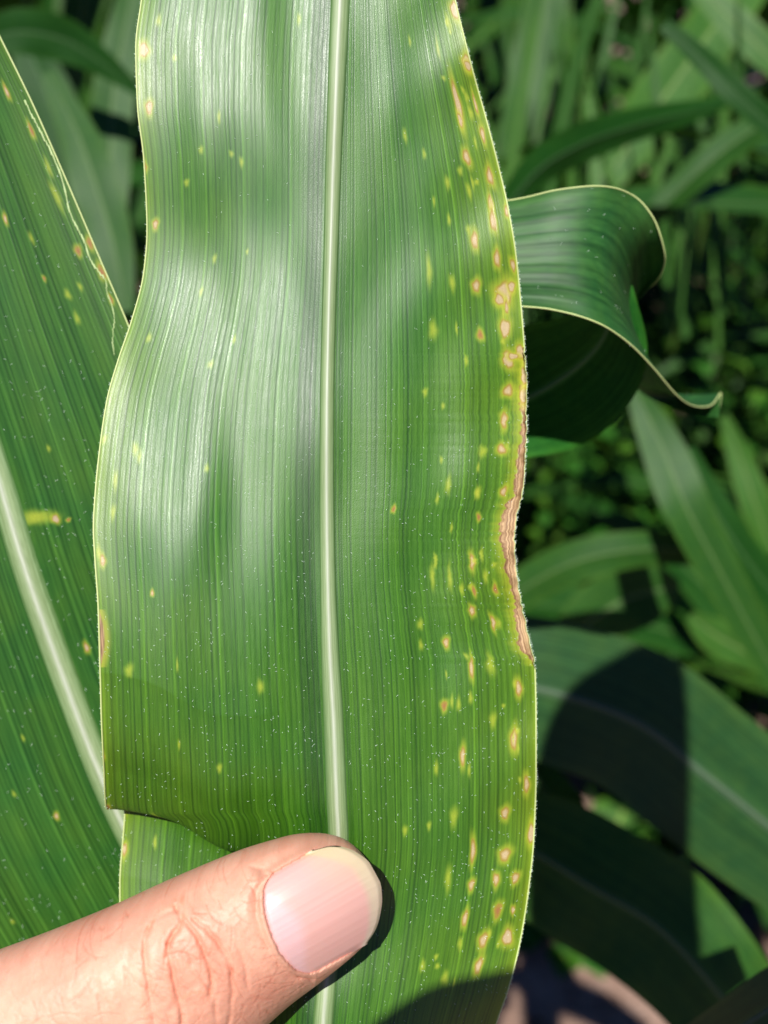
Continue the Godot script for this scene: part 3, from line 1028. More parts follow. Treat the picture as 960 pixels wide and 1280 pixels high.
func build_hand() -> void:
	add_crease([Vector2(219, 1132), Vector2(226, 1146), Vector2(224, 1158), Vector2(214, 1172), Vector2(210, 1186), Vector2(215, 1208), Vector2(219, 1232), Vector2(226, 1255), Vector2(228, 1290)], 0.34)
	add_crease([Vector2(228, 1148), Vector2(244, 1166), Vector2(254, 1186), Vector2(262, 1208), Vector2(265, 1226), Vector2(262, 1246)], 0.26)
	add_crease([Vector2(240, 1148), Vector2(262, 1166), Vector2(280, 1190), Vector2(289, 1216), Vector2(290, 1250), Vector2(284, 1290)], 0.2)
	add_crease([Vector2(188, 1158), Vector2(181, 1176), Vector2(182, 1204), Vector2(186, 1232), Vector2(190, 1262), Vector2(196, 1290)], 0.24)
	add_crease([Vector2(222, 1136), Vector2(206, 1142), Vector2(190, 1152), Vector2(182, 1166)], 0.16)
	add_crease([Vector2(296, 1180), Vector2(306, 1206), Vector2(310, 1236)], 0.1)
	add_crease([Vector2(208, 1196), Vector2(222, 1192), Vector2(236, 1198), Vector2(240, 1206)], 0.12)
	add_crease([Vector2(214, 1262), Vector2(230, 1240), Vector2(240, 1234), Vector2(252, 1232), Vector2(268, 1246), Vector2(270, 1290)], 0.14)
	add_crease([Vector2(140, 1222), Vector2(148, 1246), Vector2(158, 1270), Vector2(166, 1300)], 0.1)
	add_crease([Vector2(120, 1226), Vector2(126, 1256), Vector2(138, 1290)], 0.08)
	add_crease([Vector2(160, 1190), Vector2(158, 1220), Vector2(166, 1250)], 0.08)
	add_crease([Vector2(312, 1106), Vector2(322, 1120), Vector2(320, 1140), Vector2(326, 1160), Vector2(336, 1184), Vector2(352, 1206)], 0.1)
	var o := Vector3(-30, -60, 0)
	var t := thing("person", "bare hand with its thumb laid across the lower part of the spotted leaf", "hand", lm(o), "", B)
	# thumb: rings along s, closely set near the tip
	var S := PackedFloat32Array()
	var q := 0.0
	while q < 24.0:
		S.append(118.0 - q * q)
		q += 0.11 if q < 9.0 else 0.075
	var na := 221
	var P := PackedVector3Array()
	var UV := PackedVector2Array()
	for j in S.size():
		for i in na:
			var th := PI * 0.5 - TAU * i / (na - 1) + PI    # start underneath
			var p := thumb_point(S[j], th)
			P.append((p - o) * 0.001)
			UV.append(skin_uv(p))
	# clockwise order towards outside
	var N := grid_normals(P, na, S.size(), true)
	var idx := PackedInt32Array()
	for j in S.size() - 1:
		for i in na - 1:
			var a := j * na + i
			for v in [a, a + 1, a + na + 1, a, a + na + 1, a + na]:
				idx.append(v)
	var probe := N[(S.size() / 2) * na + (na - 1) / 2]
	if probe.z < 0.0:
		for k in N.size():
			N[k] = -N[k]
		for k in range(0, idx.size(), 3):
			var sw := idx[k]
			idx[k] = idx[k + 1]
			idx[k + 1] = sw
	for i in na:
		N[i] = Vector3(0.82, 0.47, 0.3).normalized()
	# the rest of the hand, joined on below the frame
	var fin := hand_field(o)
	var off := P.size()
	P.append_array(fin[0]); N.append_array(fin[1]); UV.append_array(fin[2])
	for v in fin[3]:
		idx.append(v + off)
	put("skin", array_mesh(P, N, UV, idx), skin_material(), t)
	# thumbnail
	var NP := PackedVector3Array()
	var NU := PackedVector2Array()
	var nb := 90
	var nc := 81
	var rows_tip := 0
	for j in nb:
		var b := j / float(nb - 1)
		for i in nc:
			var a := (i / float(nc - 1) * 2.0 - 1.0)
			a = a * 1.02
			var s := lerpf(nail_base(a) - 2.0, nail_front(a), b)
			var p := NAIL_MID + NAIL_HALF * a
			var z := nail_top(s, p)
			var sink := maxf(smoothstep(0.93, 1.02, absf(a)), 1.0 - smoothstep(0.0, 0.05, b))
			z += 0.1 - 0.34 * sink * (1.0 - smoothstep(0.75, 0.95, b))
			if b > 0.97:
				z -= 0.35 * (b - 0.97) / 0.03
			z += 0.01 * sin(a * 41.0 + 2.0 * sin(a * 9.0)) + 0.006 * sin(a * 83.0 + 1.0)
			NP.append((thumb_mm(s, p, z) - o) * 0.001)
			NU.append(Vector2((a + 1.02) / 2.04, b))
	var nm := nail_material()
	var split := 79
	var n_all := grid_normals(NP, nc, nb)
	for k in n_all.size():
		if n_all[k].z < 0.0:
			n_all[k] = -n_all[k]
	var parts := [PackedInt32Array(), PackedInt32Array()]
	for j in nb - 1:
		for i in nc - 1:
			var a := j * nc + i
			var fr: float = nail_free(i / float(nc - 1))
			var which := 1 if (j + 0.5) / (nb - 1) > fr else 0
			for v in [a, a + nc + 1, a + 1, a, a + nc, a + nc + 1]:
				parts[which].append(v)
	var nail := put("thumbnail", array_mesh(NP, n_all, NU, parts[0]), nm, t)
	var tip := put("nail_tip", array_mesh(NP, n_all, NU, parts[1]), nm, nail)
	tip.set_meta("label", "cream free edge of the nail")

func nail_free(u: float) -> float:                    # where the free edge begins
	return 0.86 + 0.05 * u - 0.10 * smoothstep(0.35, 0.0, u)

func skin_uv(p: Vector3) -> Vector2:
	return Vector2((p.x + 100.0) / 110.0, (-20.0 - p.y) / 110.0)

func skin_material() -> StandardMaterial3D:
	var w := 1024
	var h := 1024
	var n1 := noise_bytes(w, h, 0.009, 71)
	var n2 := noise_bytes(w, h, 0.05, 72)
	var cell := noise_bytes(w, h, 0.16, 73, FastNoiseLite.TYPE_CELLULAR, 2)
	var fine := noise_bytes(w, h, 0.4, 74)
	var data := PackedByteArray()
	data.resize(w * h * 3)
	var hgt := PackedByteArray()
	hgt.resize(w * h)
	for y in h:
		for x in w:
			var i := y * w + x
			var a := (n1[i] - 128) / 128.0
			var b := (n2[i] - 128) / 128.0
			var c := (cell[i] - 128) / 128.0
			var f := (fine[i] - 128) / 128.0
			data[i * 3] = int(clampf(214 + 9 * a + 4 * b + 2 * f, 0, 255))
			data[i * 3 + 1] = int(clampf(154 + 15 * a + 7 * b + 4 * f, 0, 255))
			data[i * 3 + 2] = int(clampf(129 + 14 * a + 7 * b + 4 * f, 0, 255))
			hgt[i] = int(clampf(128 + 44 * c + 26 * f + 14 * b, 0, 255))
	# redder along the creases and round the nail fold
	var to_tex := func(v: Vector2) -> Vector2:
		var k := 0.1 * (D - 17.5) / D
		var m := Vector3((v.x - 480.0) * k, (640.0 - v.y) * k, 0)
		return skin_uv(m) * w
	for cr in creases:
		var pts: PackedVector2Array = cr[0]
		for k in pts.size() - 1:
			for e in 6:
				var c: Vector2 = to_tex.call(pts[k].lerp(pts[k + 1], e / 6.0))
				for yy in range(maxi(0, int(c.y) - 7), mini(h, int(c.y) + 8)):
					for xx in range(maxi(0, int(c.x) - 7), mini(w, int(c.x) + 8)):
						var d2 := (Vector2(xx, yy) - c).length_squared()
						var k2: float = 0.017 * minf(1.0, cr[1] / 0.2) * exp(-d2 / 9.0)
						var i := (yy * w + xx) * 3
						data[i] = int(round(lerpf(data[i], 176, k2)))
						data[i + 1] = int(round(lerpf(data[i + 1], 100, k2)))
						data[i + 2] = int(round(lerpf(data[i + 2], 70, k2)))
	# fine lines of the skin, mostly across the thumb
	for k in 420:
		var ps := Vector2(rng.randf_range(-380.0, -30.0), rng.randf_range(-130.0, 150.0))
		var ang := rng.randf_range(-0.55, 0.55) + (1.2 if k % 4 == 0 else 0.0) + (0.0 if ps.y > 0.0 else 0.15)
		var bend := rng.randf_range(-0.03, 0.03)
		var deep := rng.randf_range(10.0, 44.0)
		for e in rng.randi_range(8, 44):
			var q := TC + AX * ps.x + PX_ * ps.y
			var c: Vector2 = to_tex.call(q)
			var xx := int(c.x)
			var yy := int(c.y)
			if xx > 0 and yy > 0 and xx < w - 1 and yy < h - 1:
				hgt[yy * w + xx] = int(maxf(0.0, hgt[yy * w + xx] - deep))
				hgt[yy * w + xx + 1] = int(maxf(0.0, hgt[yy * w + xx + 1] - deep * 0.5))
				var di := (yy * w + xx) * 3
				data[di] = maxi(0, data[di] - int(deep * 0.12))
				data[di + 1] = maxi(0, data[di + 1] - int(deep * 0.3))
				data[di + 2] = maxi(0, data[di + 2] - int(deep * 0.3))
			ps += Vector2(sin(ang), cos(ang))
			ang += bend
	var m := StandardMaterial3D.new()
	m.resource_name = "skin"
	m.albedo_texture = tex_rgb(w, h, data)
	m.roughness = 0.5
	m.metallic_specular = 0.45
	m.subsurf_scatter_enabled = true
	m.subsurf_scatter_strength = 0.12
	m.heightmap_enabled = true
	m.heightmap_texture = tex_l(w, h, hgt)
	m.heightmap_scale = 0.02
	return m

func nail_material() -> StandardMaterial3D:
	var w := 256
	var h := 256
	var st := streak_bytes(w, h, 8, 0.09, 81)
	var data := PackedByteArray()
	data.resize(w * h * 3)
	for y in h:
		for x in w:
			var u := (x + 0.5) / w
			var b := (y + 0.5) / h
			var k := 0.3 * (st[y * w + x] - 128) / 128.0
			var r := 218.0 + 6.0 * k
			var g := 166.0 + 8.0 * k
			var bl := 156.0 + 7.0 * k
			var lun := (1.0 - smoothstep(0.2, 0.34, b + 1.3 * pow(u - 0.55, 2.0))) * 0.6
			r = lerpf(r, 222.0, lun); g = lerpf(g, 182.0, lun); bl = lerpf(bl, 186.0, lun)
			var fr := nail_free(u)
			var warm := 0.45 * smoothstep(0.42, 0.85, b) * smoothstep(0.75, 0.0, u)
			r = lerpf(r, 224.0, warm); g = lerpf(g, 190.0, warm); bl = lerpf(bl, 146.0, warm)
			var free := smoothstep(fr - 0.07, fr + 0.02, b)
			r = lerpf(r, 206.0, free); g = lerpf(g, 184.0, free); bl = lerpf(bl, 144.0 + 20.0 * u, free)
			data[(y * w + x) * 3] = int(clampf(r, 0, 255))
			data[(y * w + x) * 3 + 1] = int(clampf(g, 0, 255))
			data[(y * w + x) * 3 + 2] = int(clampf(bl, 0, 255))
	var m := StandardMaterial3D.new()
	m.resource_name = "nail"
	m.albedo_texture = tex_rgb(w, h, data)
	m.roughness = 0.38
	m.metallic_specular = 1.0
	m.subsurf_scatter_enabled = true
	m.subsurf_scatter_strength = 0.06
	m.cull_mode = BaseMaterial3D.CULL_DISABLED
	return m

# palm, fingers curled behind the leaf and the forearm: tapered capsules joined smoothly, meshed as surface nets
func hand_field(o: Vector3) -> Array:
	var bones := [  # from, to, radius from, radius to (mm)
		[Vector3(-54, -79, 8), Vector3(-92, -104, -6), 10.5, 15.0],
		[Vector3(-92, -104, -6), Vector3(-112, -140, -20), 16.0, 19.0],
		[Vector3(-112, -148, -22), Vector3(-58, -124, -44), 20.0, 12.5],
		[Vector3(-112, -150, -24), Vector3(-50, -140, -50), 20.0, 12.5],
		[Vector3(-112, -156, -26), Vector3(-48, -156, -52), 19.0, 11.5],
		[Vector3(-112, -162, -26), Vector3(-52, -172, -50), 18.0, 10.5],
		[Vector3(-92, -116, -16), Vector3(-66, -122, -38), 13.0, 10.0],
		[Vector3(-58, -124, -44), Vector3(-24, -92, -46), 10.5, 9.0], [Vector3(-24, -92, -46), Vector3(-8, -70, -34), 9.0, 8.0], [Vector3(-8, -70, -34), Vector3(-6, -54, -20), 8.0, 6.6],
		[Vector3(-50, -140, -50), Vector3(-6, -116, -56), 10.5, 9.2], [Vector3(-6, -116, -56), Vector3(9, -96, -44), 9.2, 8.2], [Vector3(9, -96, -44), Vector3(10, -82, -32), 8.2, 6.8],
		[Vector3(-48, -156, -52), Vector3(-4, -142, -60), 10.0, 8.8], [Vector3(-4, -142, -60), Vector3(12, -124, -50), 8.8, 7.8], [Vector3(12, -124, -50), Vector3(12, -110, -38), 7.8, 6.4],
		[Vector3(-52, -172, -50), Vector3(-16, -166, -60), 9.0, 7.6], [Vector3(-16, -166, -60), Vector3(0, -152, -54), 7.6, 6.8], [Vector3(0, -152, -54), Vector3(2, -140, -44), 6.8, 5.6],
		[Vector3(-114, -154, -24), Vector3(-146, -206, -20), 21.0, 24.0],
		[Vector3(-146, -206, -20), Vector3(-220, -330, -6), 24.0, 36.0]]
	var cs := 3.2
	var lo := Vector3(1e9, 1e9, 1e9)
	var hi := -lo
	for b in bones:
		for e in 2:
			var r: Vector3 = Vector3.ONE * (float(b[2 + e]) + 9.0)
			lo = lo.min(b[e] - r)
			hi = hi.max(b[e] + r)
	var n := Vector3i(((hi - lo) / cs).ceil()) + Vector3i.ONE
	var f := PackedFloat32Array()
	f.resize(n.x * n.y * n.z)
	var K := 0.55
	for b in bones:
		var a: Vector3 = b[0]
		var c: Vector3 = b[1]
		var ra: float = b[2]
		var rc: float = b[3]
		var ab := c - a
		var l2 := ab.length_squared()
		var rr := maxf(ra, rc) + 8.0
		var g0 := Vector3i(((a.min(c) - Vector3.ONE * rr - lo) / cs).floor()).max(Vector3i.ZERO)
		var g1 := Vector3i(((a.max(c) + Vector3.ONE * rr - lo) / cs).ceil()).min(n - Vector3i.ONE)
		for z in range(g0.z, g1.z + 1):
			for y in range(g0.y, g1.y + 1):
				for x in range(g0.x, g1.x + 1):
					var p := lo + Vector3(x, y, z) * cs
					var tt := clampf((p - a).dot(ab) / l2, 0.0, 1.0)
					var d := (p - a - ab * tt).length() - lerpf(ra, rc, tt)
					if d < 9.0:
						f[(z * n.y + y) * n.x + x] += exp(-K * d)
	# field value 1 is the surface
	var vid := {}
	var P := PackedVector3Array()
	var N := PackedVector3Array()
	var UV := PackedVector2Array()
	var I := PackedInt32Array()
	var sx := 1
	var sy := n.x
	var sz := n.x * n.y
	for z in n.z - 1:
		for y in n.y - 1:
			for x in n.x - 1:
				var i := z * sz + y * sy + x
				var cnt := 0
				for k in 8:
					if f[i + (k & 1) * sx + ((k >> 1) & 1) * sy + (k >> 2) * sz] >= 1.0:
						cnt += 1
				if cnt == 0 or cnt == 8:
					continue
				var sum := Vector3.ZERO
				var m := 0
				for e in [[0, 1], [2, 3], [4, 5], [6, 7], [0, 2], [1, 3], [4, 6], [5, 7], [0, 4], [1, 5], [2, 6], [3, 7]]:
					var k0: int = e[0]
					var k1: int = e[1]
					var v0 := f[i + (k0 & 1) * sx + ((k0 >> 1) & 1) * sy + (k0 >> 2) * sz]
					var v1 := f[i + (k1 & 1) * sx + ((k1 >> 1) & 1) * sy + (k1 >> 2) * sz]
					if (v0 >= 1.0) != (v1 >= 1.0):
						var d0 := -log(maxf(v0, 0.006)) / K
						var d1 := -log(maxf(v1, 0.006)) / K
						var tt := d0 / (d0 - d1)
						sum += Vector3(k0 & 1, (k0 >> 1) & 1, k0 >> 2).lerp(Vector3(k1 & 1, (k1 >> 1) & 1, k1 >> 2), tt)
						m += 1
				vid[i] = P.size()
				var pos := lo + (Vector3(x, y, z) + sum / m) * cs
				P.append((pos - o) * 0.001)
				UV.append(skin_uv(pos))
	for i in vid:
		var inside := f[i] >= 1.0
		for ax in 3:
			var st: int = [sx, sy, sz][ax]
			var u: int = [sy, sz, sx][ax]
			var v: int = [sz, sx, sy][ax]
			if i + st >= f.size() or (f[i + st] >= 1.0) == inside:
				continue
			if not (vid.has(i - u) and vid.has(i - v) and vid.has(i - u - v)):
				continue
			var q := [vid[i], vid[i - u], vid[i - u - v], vid[i - v]]
			if inside:
				for k in [0, 1, 2, 0, 2, 3]:
					I.append(q[k])
			else:
				for k in [0, 2, 1, 0, 3, 2]:
					I.append(q[k])
	N.resize(P.size())
	for k in range(0, I.size(), 3):
		var nn := (P[I[k + 2]] - P[I[k]]).cross(P[I[k + 1]] - P[I[k]])
		for e in 3:
			N[I[k + e]] += nn
	for k in N.size():
		N[k] = N[k].normalized()
	return [P, N, UV, I]

# ------------------------------------------------------------------ field behind: soil, maize plants, weeds
func ground_height(x: float, z: float) -> float:
	return 0.025 * gn.get_noise_2d(x * 1.0, z * 1.0) + 0.012 * gn.get_noise_2d(x * 5.0 + 40.0, z * 5.0)

var gn := FastNoiseLite.new()

func build_ground() -> void:
	gn.seed = 3
	gn.frequency = 1.6
	var xs := PackedFloat32Array()
	for i in range(-80, 81):
		var f := i / 80.0
		xs.append(signf(f) * (3.0 * absf(f) + 57.0 * pow(absf(f), 5.0)))
	var n := xs.size()
	var P := PackedVector3Array()
	var UV := PackedVector2Array()
	for j in n:
		for i in n:
			var x := xs[i]
			var z := xs[j] - 1.6
			P.append(Vector3(x, ground_height(x, z), z))
			UV.append(Vector2(x, z) * 1.3)
	var w := 512
	var a := noise_bytes(w, w, 0.03, 91)
	var b := noise_bytes(w, w, 0.2, 92)
	var data := PackedByteArray()
	data.resize(w * w * 3)
	var hgt := PackedByteArray()
	hgt.resize(w * w)
	for i in w * w:
		var k := (a[i] - 128) / 128.0 * 18.0 + (b[i] - 128) / 128.0 * 22.0
		data[i * 3] = int(clampf(132 + k, 0, 255))
		data[i * 3 + 1] = int(clampf(107 + k, 0, 255))
		data[i * 3 + 2] = int(clampf(93 + k, 0, 255))
		hgt[i] = int(clampf(128 + k * 3.0, 0, 255))
	var m := StandardMaterial3D.new()
	m.resource_name = "soil"
	m.albedo_texture = tex_rgb(w, w, data)
	m.roughness = 0.95
	m.heightmap_enabled = true
	m.heightmap_texture = tex_l(w, w, hgt)
	m.heightmap_scale = 0.6
	soil = m
	var g := put("ground", grid_mesh(P, UV, n, n), m, self)
	g.set_meta("kind", "structure")
	g.set_meta("label", "dry brown field soil")

var soil: StandardMaterial3D

func build_clods() -> void:
	var r := RandomNumberGenerator.new()
	r.seed = 8
	var st := SphereMesh.new()
	st.radius = 0.5
	st.height = 1.0
	st.radial_segments = 9
	st.rings = 6
	var arr := st.get_mesh_arrays()
	var pts: PackedVector3Array = arr[Mesh.ARRAY_VERTEX]
	var nz := FastNoiseLite.new()
	nz.frequency = 1.3
	for k in pts.size():
		pts[k] *= 1.0 + 0.45 * nz.get_noise_3dv(pts[k] * 2.0)
	arr[Mesh.ARRAY_VERTEX] = pts
	var am := ArrayMesh.new()
	am.add_surface_from_arrays(Mesh.PRIMITIVE_TRIANGLES, arr)
	var mm := MultiMesh.new()
	mm.transform_format = MultiMesh.TRANSFORM_3D
	mm.mesh = am
	mm.instance_count = 1600
	for k in 1600:
		var x := r.randf_range(-1.2, 1.6)
		var z := r.randf_range(-3.0, -0.3)
		var s := 0.006 + 0.05 * pow(r.randf(), 4.0)
		var bs := Basis.from_euler(Vector3(r.randf() * 6, r.randf() * 6, r.randf() * 6)) * Basis.from_scale(Vector3(s, s * r.randf_range(0.5, 0.9), s * r.randf_range(0.7, 1.1)))
		mm.set_instance_transform(k, Transform3D(bs, Vector3(x, ground_height(x, z) + s * 0.2, z)))
	var mi := MultiMeshInstance3D.new()
	mi.name = "soil_clods"
	mi.multimesh = mm
	mi.material_override = soil
	add_child(mi, true)
	mi.set_meta("kind", "stuff")
	mi.set_meta("label", "loose crumbs and clods of brown soil")
	mi.set_meta("category", "soil")

var plant_mats := []
func make_plant(s: int, height: float) -> Node3D:
	var r := RandomNumberGenerator.new()
	r.seed = s
	var t := thing("maize_plant", "", "maize plant", Vector3.ZERO, "maize plants standing behind the held leaf")
	var pp := PackedVector3Array()
	var rr := PackedFloat32Array()
	var lean := Vector3(r.randf_range(-0.05, 0.05), 0, r.randf_range(-0.05, 0.05))
	for k in 15:
		var f := k / 14.0
		pp.append(Vector3(0, f * height * 0.82 - 0.02, 0) + lean * f * f)
		rr.append(lerpf(0.0125, 0.005, f) * (1.08 if k % 2 == 0 else 1.0))
	put("stem", tube_mesh(pp, rr, 10), plant_mats[3], t)
	var az := r.randf() * TAU
	var count := 12
	for k in count:
		var f := (k + 0.6) / count
		var base: Vector3 = pp[clampi(int(f * 13), 0, 14)]
		var dir := Vector3(cos(az), 0, sin(az))
		var side := Vector3(-sin(az), 0, cos(az))
		var L := r.randf_range(0.42, 0.66) * (0.75 + 0.5 * sin(f * PI))
		var rise := lerpf(0.5, 1.25, f) * r.randf_range(0.8, 1.2)
		var path := []
		var sides := []
		var w := []
		var p := base
		var el := rise
		var tw := r.randf_range(-0.5, 0.5)
		for j in 9:
			var g := j / 8.0
			path.append(p)
			var dd := dir * cos(el) + Vector3.UP * sin(el)
			var up := dd.cross(side)
			sides.append((side * cos(tw * g) + up * sin(tw * g)).normalized())
			w.append(0.03 * (0.45 + 1.5 * g if g < 0.3 else 0.95 - 0.05 * g) * (1.0 if g < 0.45 else pow(maxf(0.0, 1.0 - (g - 0.45) / 0.55), 0.75)))
			p += dd * L / 8.0
			el -= r.randf_range(0.12, 0.34) * (0.5 + g)
		put("leaf", ribbon(path, sides, w, w, -0.25, 30, 7, 0.14, r.randf() * 6.0), plant_mats[k % 3], t)
		az += PI + r.randf_range(-0.35, 0.35)
	return t

func make_weed(s: int, size: float) -> Node3D:
	var r := RandomNumberGenerator.new()
	r.seed = s
	var t := thing("weed", "", "weed", Vector3.ZERO, "low weeds on the soil")
	var n := r.randi_range(6, 10)
	for k in n:
		var az := TAU * k / n + r.randf_range(-0.3, 0.3)
		var dir := Vector3(cos(az), 0, sin(az))
		var side := Vector3(-sin(az), 0, cos(az))
		var L := size * r.randf_range(0.6, 1.15)
		var el := r.randf_range(0.35, 1.3)
		var path := []
		var sides := []
		var w := []
		var p := Vector3(0, 0.0, 0)
		var wide := r.randf_range(0.16, 0.3)
		for j in 7:
			var g := j / 6.0
			path.append(p)
			sides.append(side)
			w.append(L * (0.03 + wide * sin(PI * smoothstep(0.25, 1.05, g)) if g > 0.25 else 0.03 * L / L * L))
			p += (dir * cos(el) + Vector3.UP * sin(el)) * L / 6.0
			el -= r.randf_range(0.05, 0.3)
		put("leaf", ribbon(path, sides, w, w, -0.12, 16, 7, 0.1, r.randf() * 6.0), plant_mats[4 + (k + s) % 2], t)
	return t

func make_stalk(s: int, height: float) -> Node3D:
	var r := RandomNumberGenerator.new()
	r.seed = s
	var t := thing("leafy_weed", "", "weed", Vector3.ZERO, "leafy weeds in the gap")
	var pp := PackedVector3Array()
	var rr := PackedFloat32Array()
	var lean := Vector3(r.randf_range(-0.1, 0.1), 0, r.randf_range(-0.1, 0.1))
	for k in 8:
		var f := k / 7.0
		pp.append(Vector3(0, f * height, 0) + lean * f * f * height * 3.0)
		rr.append(lerpf(0.003, 0.0012, f))
	put("stem", tube_mesh(pp, rr, 6), plant_mats[3], t)
	for k in 16:
		var az := k * 2.4 + r.randf_range(-0.4, 0.4)
		var dir := Vector3(cos(az), 0, sin(az))
		var side := Vector3(-sin(az), 0, cos(az))
		var L := r.randf_range(0.045, 0.095) * (1.15 - 0.4 * k / 16.0)
		var el := r.randf_range(0.1, 0.8)
		var path := []
		var sides := []
		var w := []
		var p: Vector3 = pp[mini(7, 1 + int(k * 7 / 16.0))]
		var wide := r.randf_range(0.2, 0.34)
		for j in 7:
			var g := j / 6.0
			path.append(p)
			sides.append(side)
			w.append(L * (0.03 + wide * sin(PI * smoothstep(0.2, 1.05, g)) if g > 0.2 else 0.02))
			p += (dir * cos(el) + Vector3.UP * sin(el)) * L / 6.0
			el -= r.randf_range(0.05, 0.3)
		put("leaf", ribbon(path, sides, w, w, -0.15, 12, 5, 0.12, r.randf() * 6.0), plant_mats[4 + k % 2], t)
	return t

func make_tuft(s: int, long := 0.42, broad := 0.006, blades := 12) -> Node3D:
	var r := RandomNumberGenerator.new()
	r.seed = s
	var t := thing("grass_tuft", "", "grass", Vector3.ZERO, "grass tufts between the maize plants")
	for k in blades:
		var az := r.randf() * TAU
		var dir := Vector3(cos(az), 0, sin(az))
		var side := Vector3(-sin(az), 0, cos(az))
		var L := r.randf_range(long * 0.45, long)
		var el := r.randf_range(0.8, 1.45)
		var path := []
		var sides := []
		var w := []
		var p := Vector3(r.randf_range(-0.02, 0.02), 0, r.randf_range(-0.02, 0.02))
		var wide := r.randf_range(broad * 0.42, broad)
		for j in 7:
			var g := j / 6.0
			path.append(p)
			sides.append(side)
			w.append(wide * (1.0 - 0.9 * g * g))
			p += (dir * cos(el) + Vector3.UP * sin(el)) * L / 6.0
			el -= r.randf_range(0.05, 0.35)
		put("blade", ribbon(path, sides, w, w, -0.2, 14, 3), plant_mats[k % 6], t)
	return t

const LEAF_BUMP := 0.006
const LEAF_ROUGH := 0.37

func _ready() -> void:
	rng.seed = 5
	B = Basis(Vector3.RIGHT, deg_to_rad(PITCH))
	# ---- camera
	var cam := Camera3D.new()
	cam.name = "camera"
	cam.fov = 60.0
	cam.near = 0.01
	cam.far = 200.0
	var at := CameraAttributesPhysical.new()
	at.frustum_focal_length = 30.3
	at.frustum_focus_distance = 0.108
	at.frustum_near = 0.01
	at.frustum_far = 200.0
	at.exposure_aperture = 15.0
	cam.attributes = at
	add_child(cam)
	cam.fov = 60.0
	cam.transform = Transform3D(B, CAM)
	cam.current = true
	# ---- sky and sun
	var env := Environment.new()
	env.background_mode = Environment.BG_SKY
	var sky := Sky.new()
	var sm := ProceduralSkyMaterial.new()
	sm.sky_top_color = Color(0.2, 0.38, 0.72)
	sm.sky_horizon_color = Color(0.62, 0.74, 0.88)
	sm.ground_bottom_color = Color(0.14, 0.17, 0.09)
	sm.ground_horizon_color = Color(0.3, 0.34, 0.22)
	sky.sky_material = sm
	env.sky = sky
	env.background_energy_multiplier = 0.5
	env.tonemap_mode = Environment.TONE_MAPPER_LINEAR
	env.tonemap_exposure = 1.36
	env.sdfgi_enabled = true
	env.ssao_enabled = true
	env.ssil_enabled = true
	var we := WorldEnvironment.new()
	we.name = "environment"
	we.environment = env
	add_child(we)
	var sun := DirectionalLight3D.new()
	sun.name = "sun"
	sun.light_energy = 1.6
	sun.light_color = Color(1.0, 0.985, 0.96)
	sun.light_angular_distance = 0.5
	sun.shadow_enabled = true
	add_child(sun)
	var towards := (B * Vector3(-0.13, 0.45, 0.88)).normalized()      # to the sun
	sun.look_at_from_position(Vector3.ZERO, -towards, Vector3.UP)
	# ---- field
	leaf_tex = plain_leaf_textures()
	for c in [Color(0.68, 0.7, 0.7), Color(0.58, 0.66, 0.6), Color(0.74, 0.73, 0.68), Color(0.8, 0.76, 0.66), Color(0.92, 0.88, 0.64), Color(0.74, 0.84, 0.7)]:
		plant_mats.append(leaf_material("field_leaf", c, leaf_tex[0], null, 0.0, 0.52, 0.45, 0.28))
	build_ground()
	build_clods()
	build_plants()
	# ---- leaves
	for f in FOLD:
		FOLD_V.append(Vector2(f[1], f[2]))
	wn.seed = 12
	wn.frequency = 0.011
	wn.fractal_octaves = 1
	leaf_tables()
	spots = spot_list()
	build_far_leaves()
	build_curled_leaf()
	build_left_leaf()
	rng.seed = 15
	build_held_leaf(held_leaf_textures())
	build_hand()

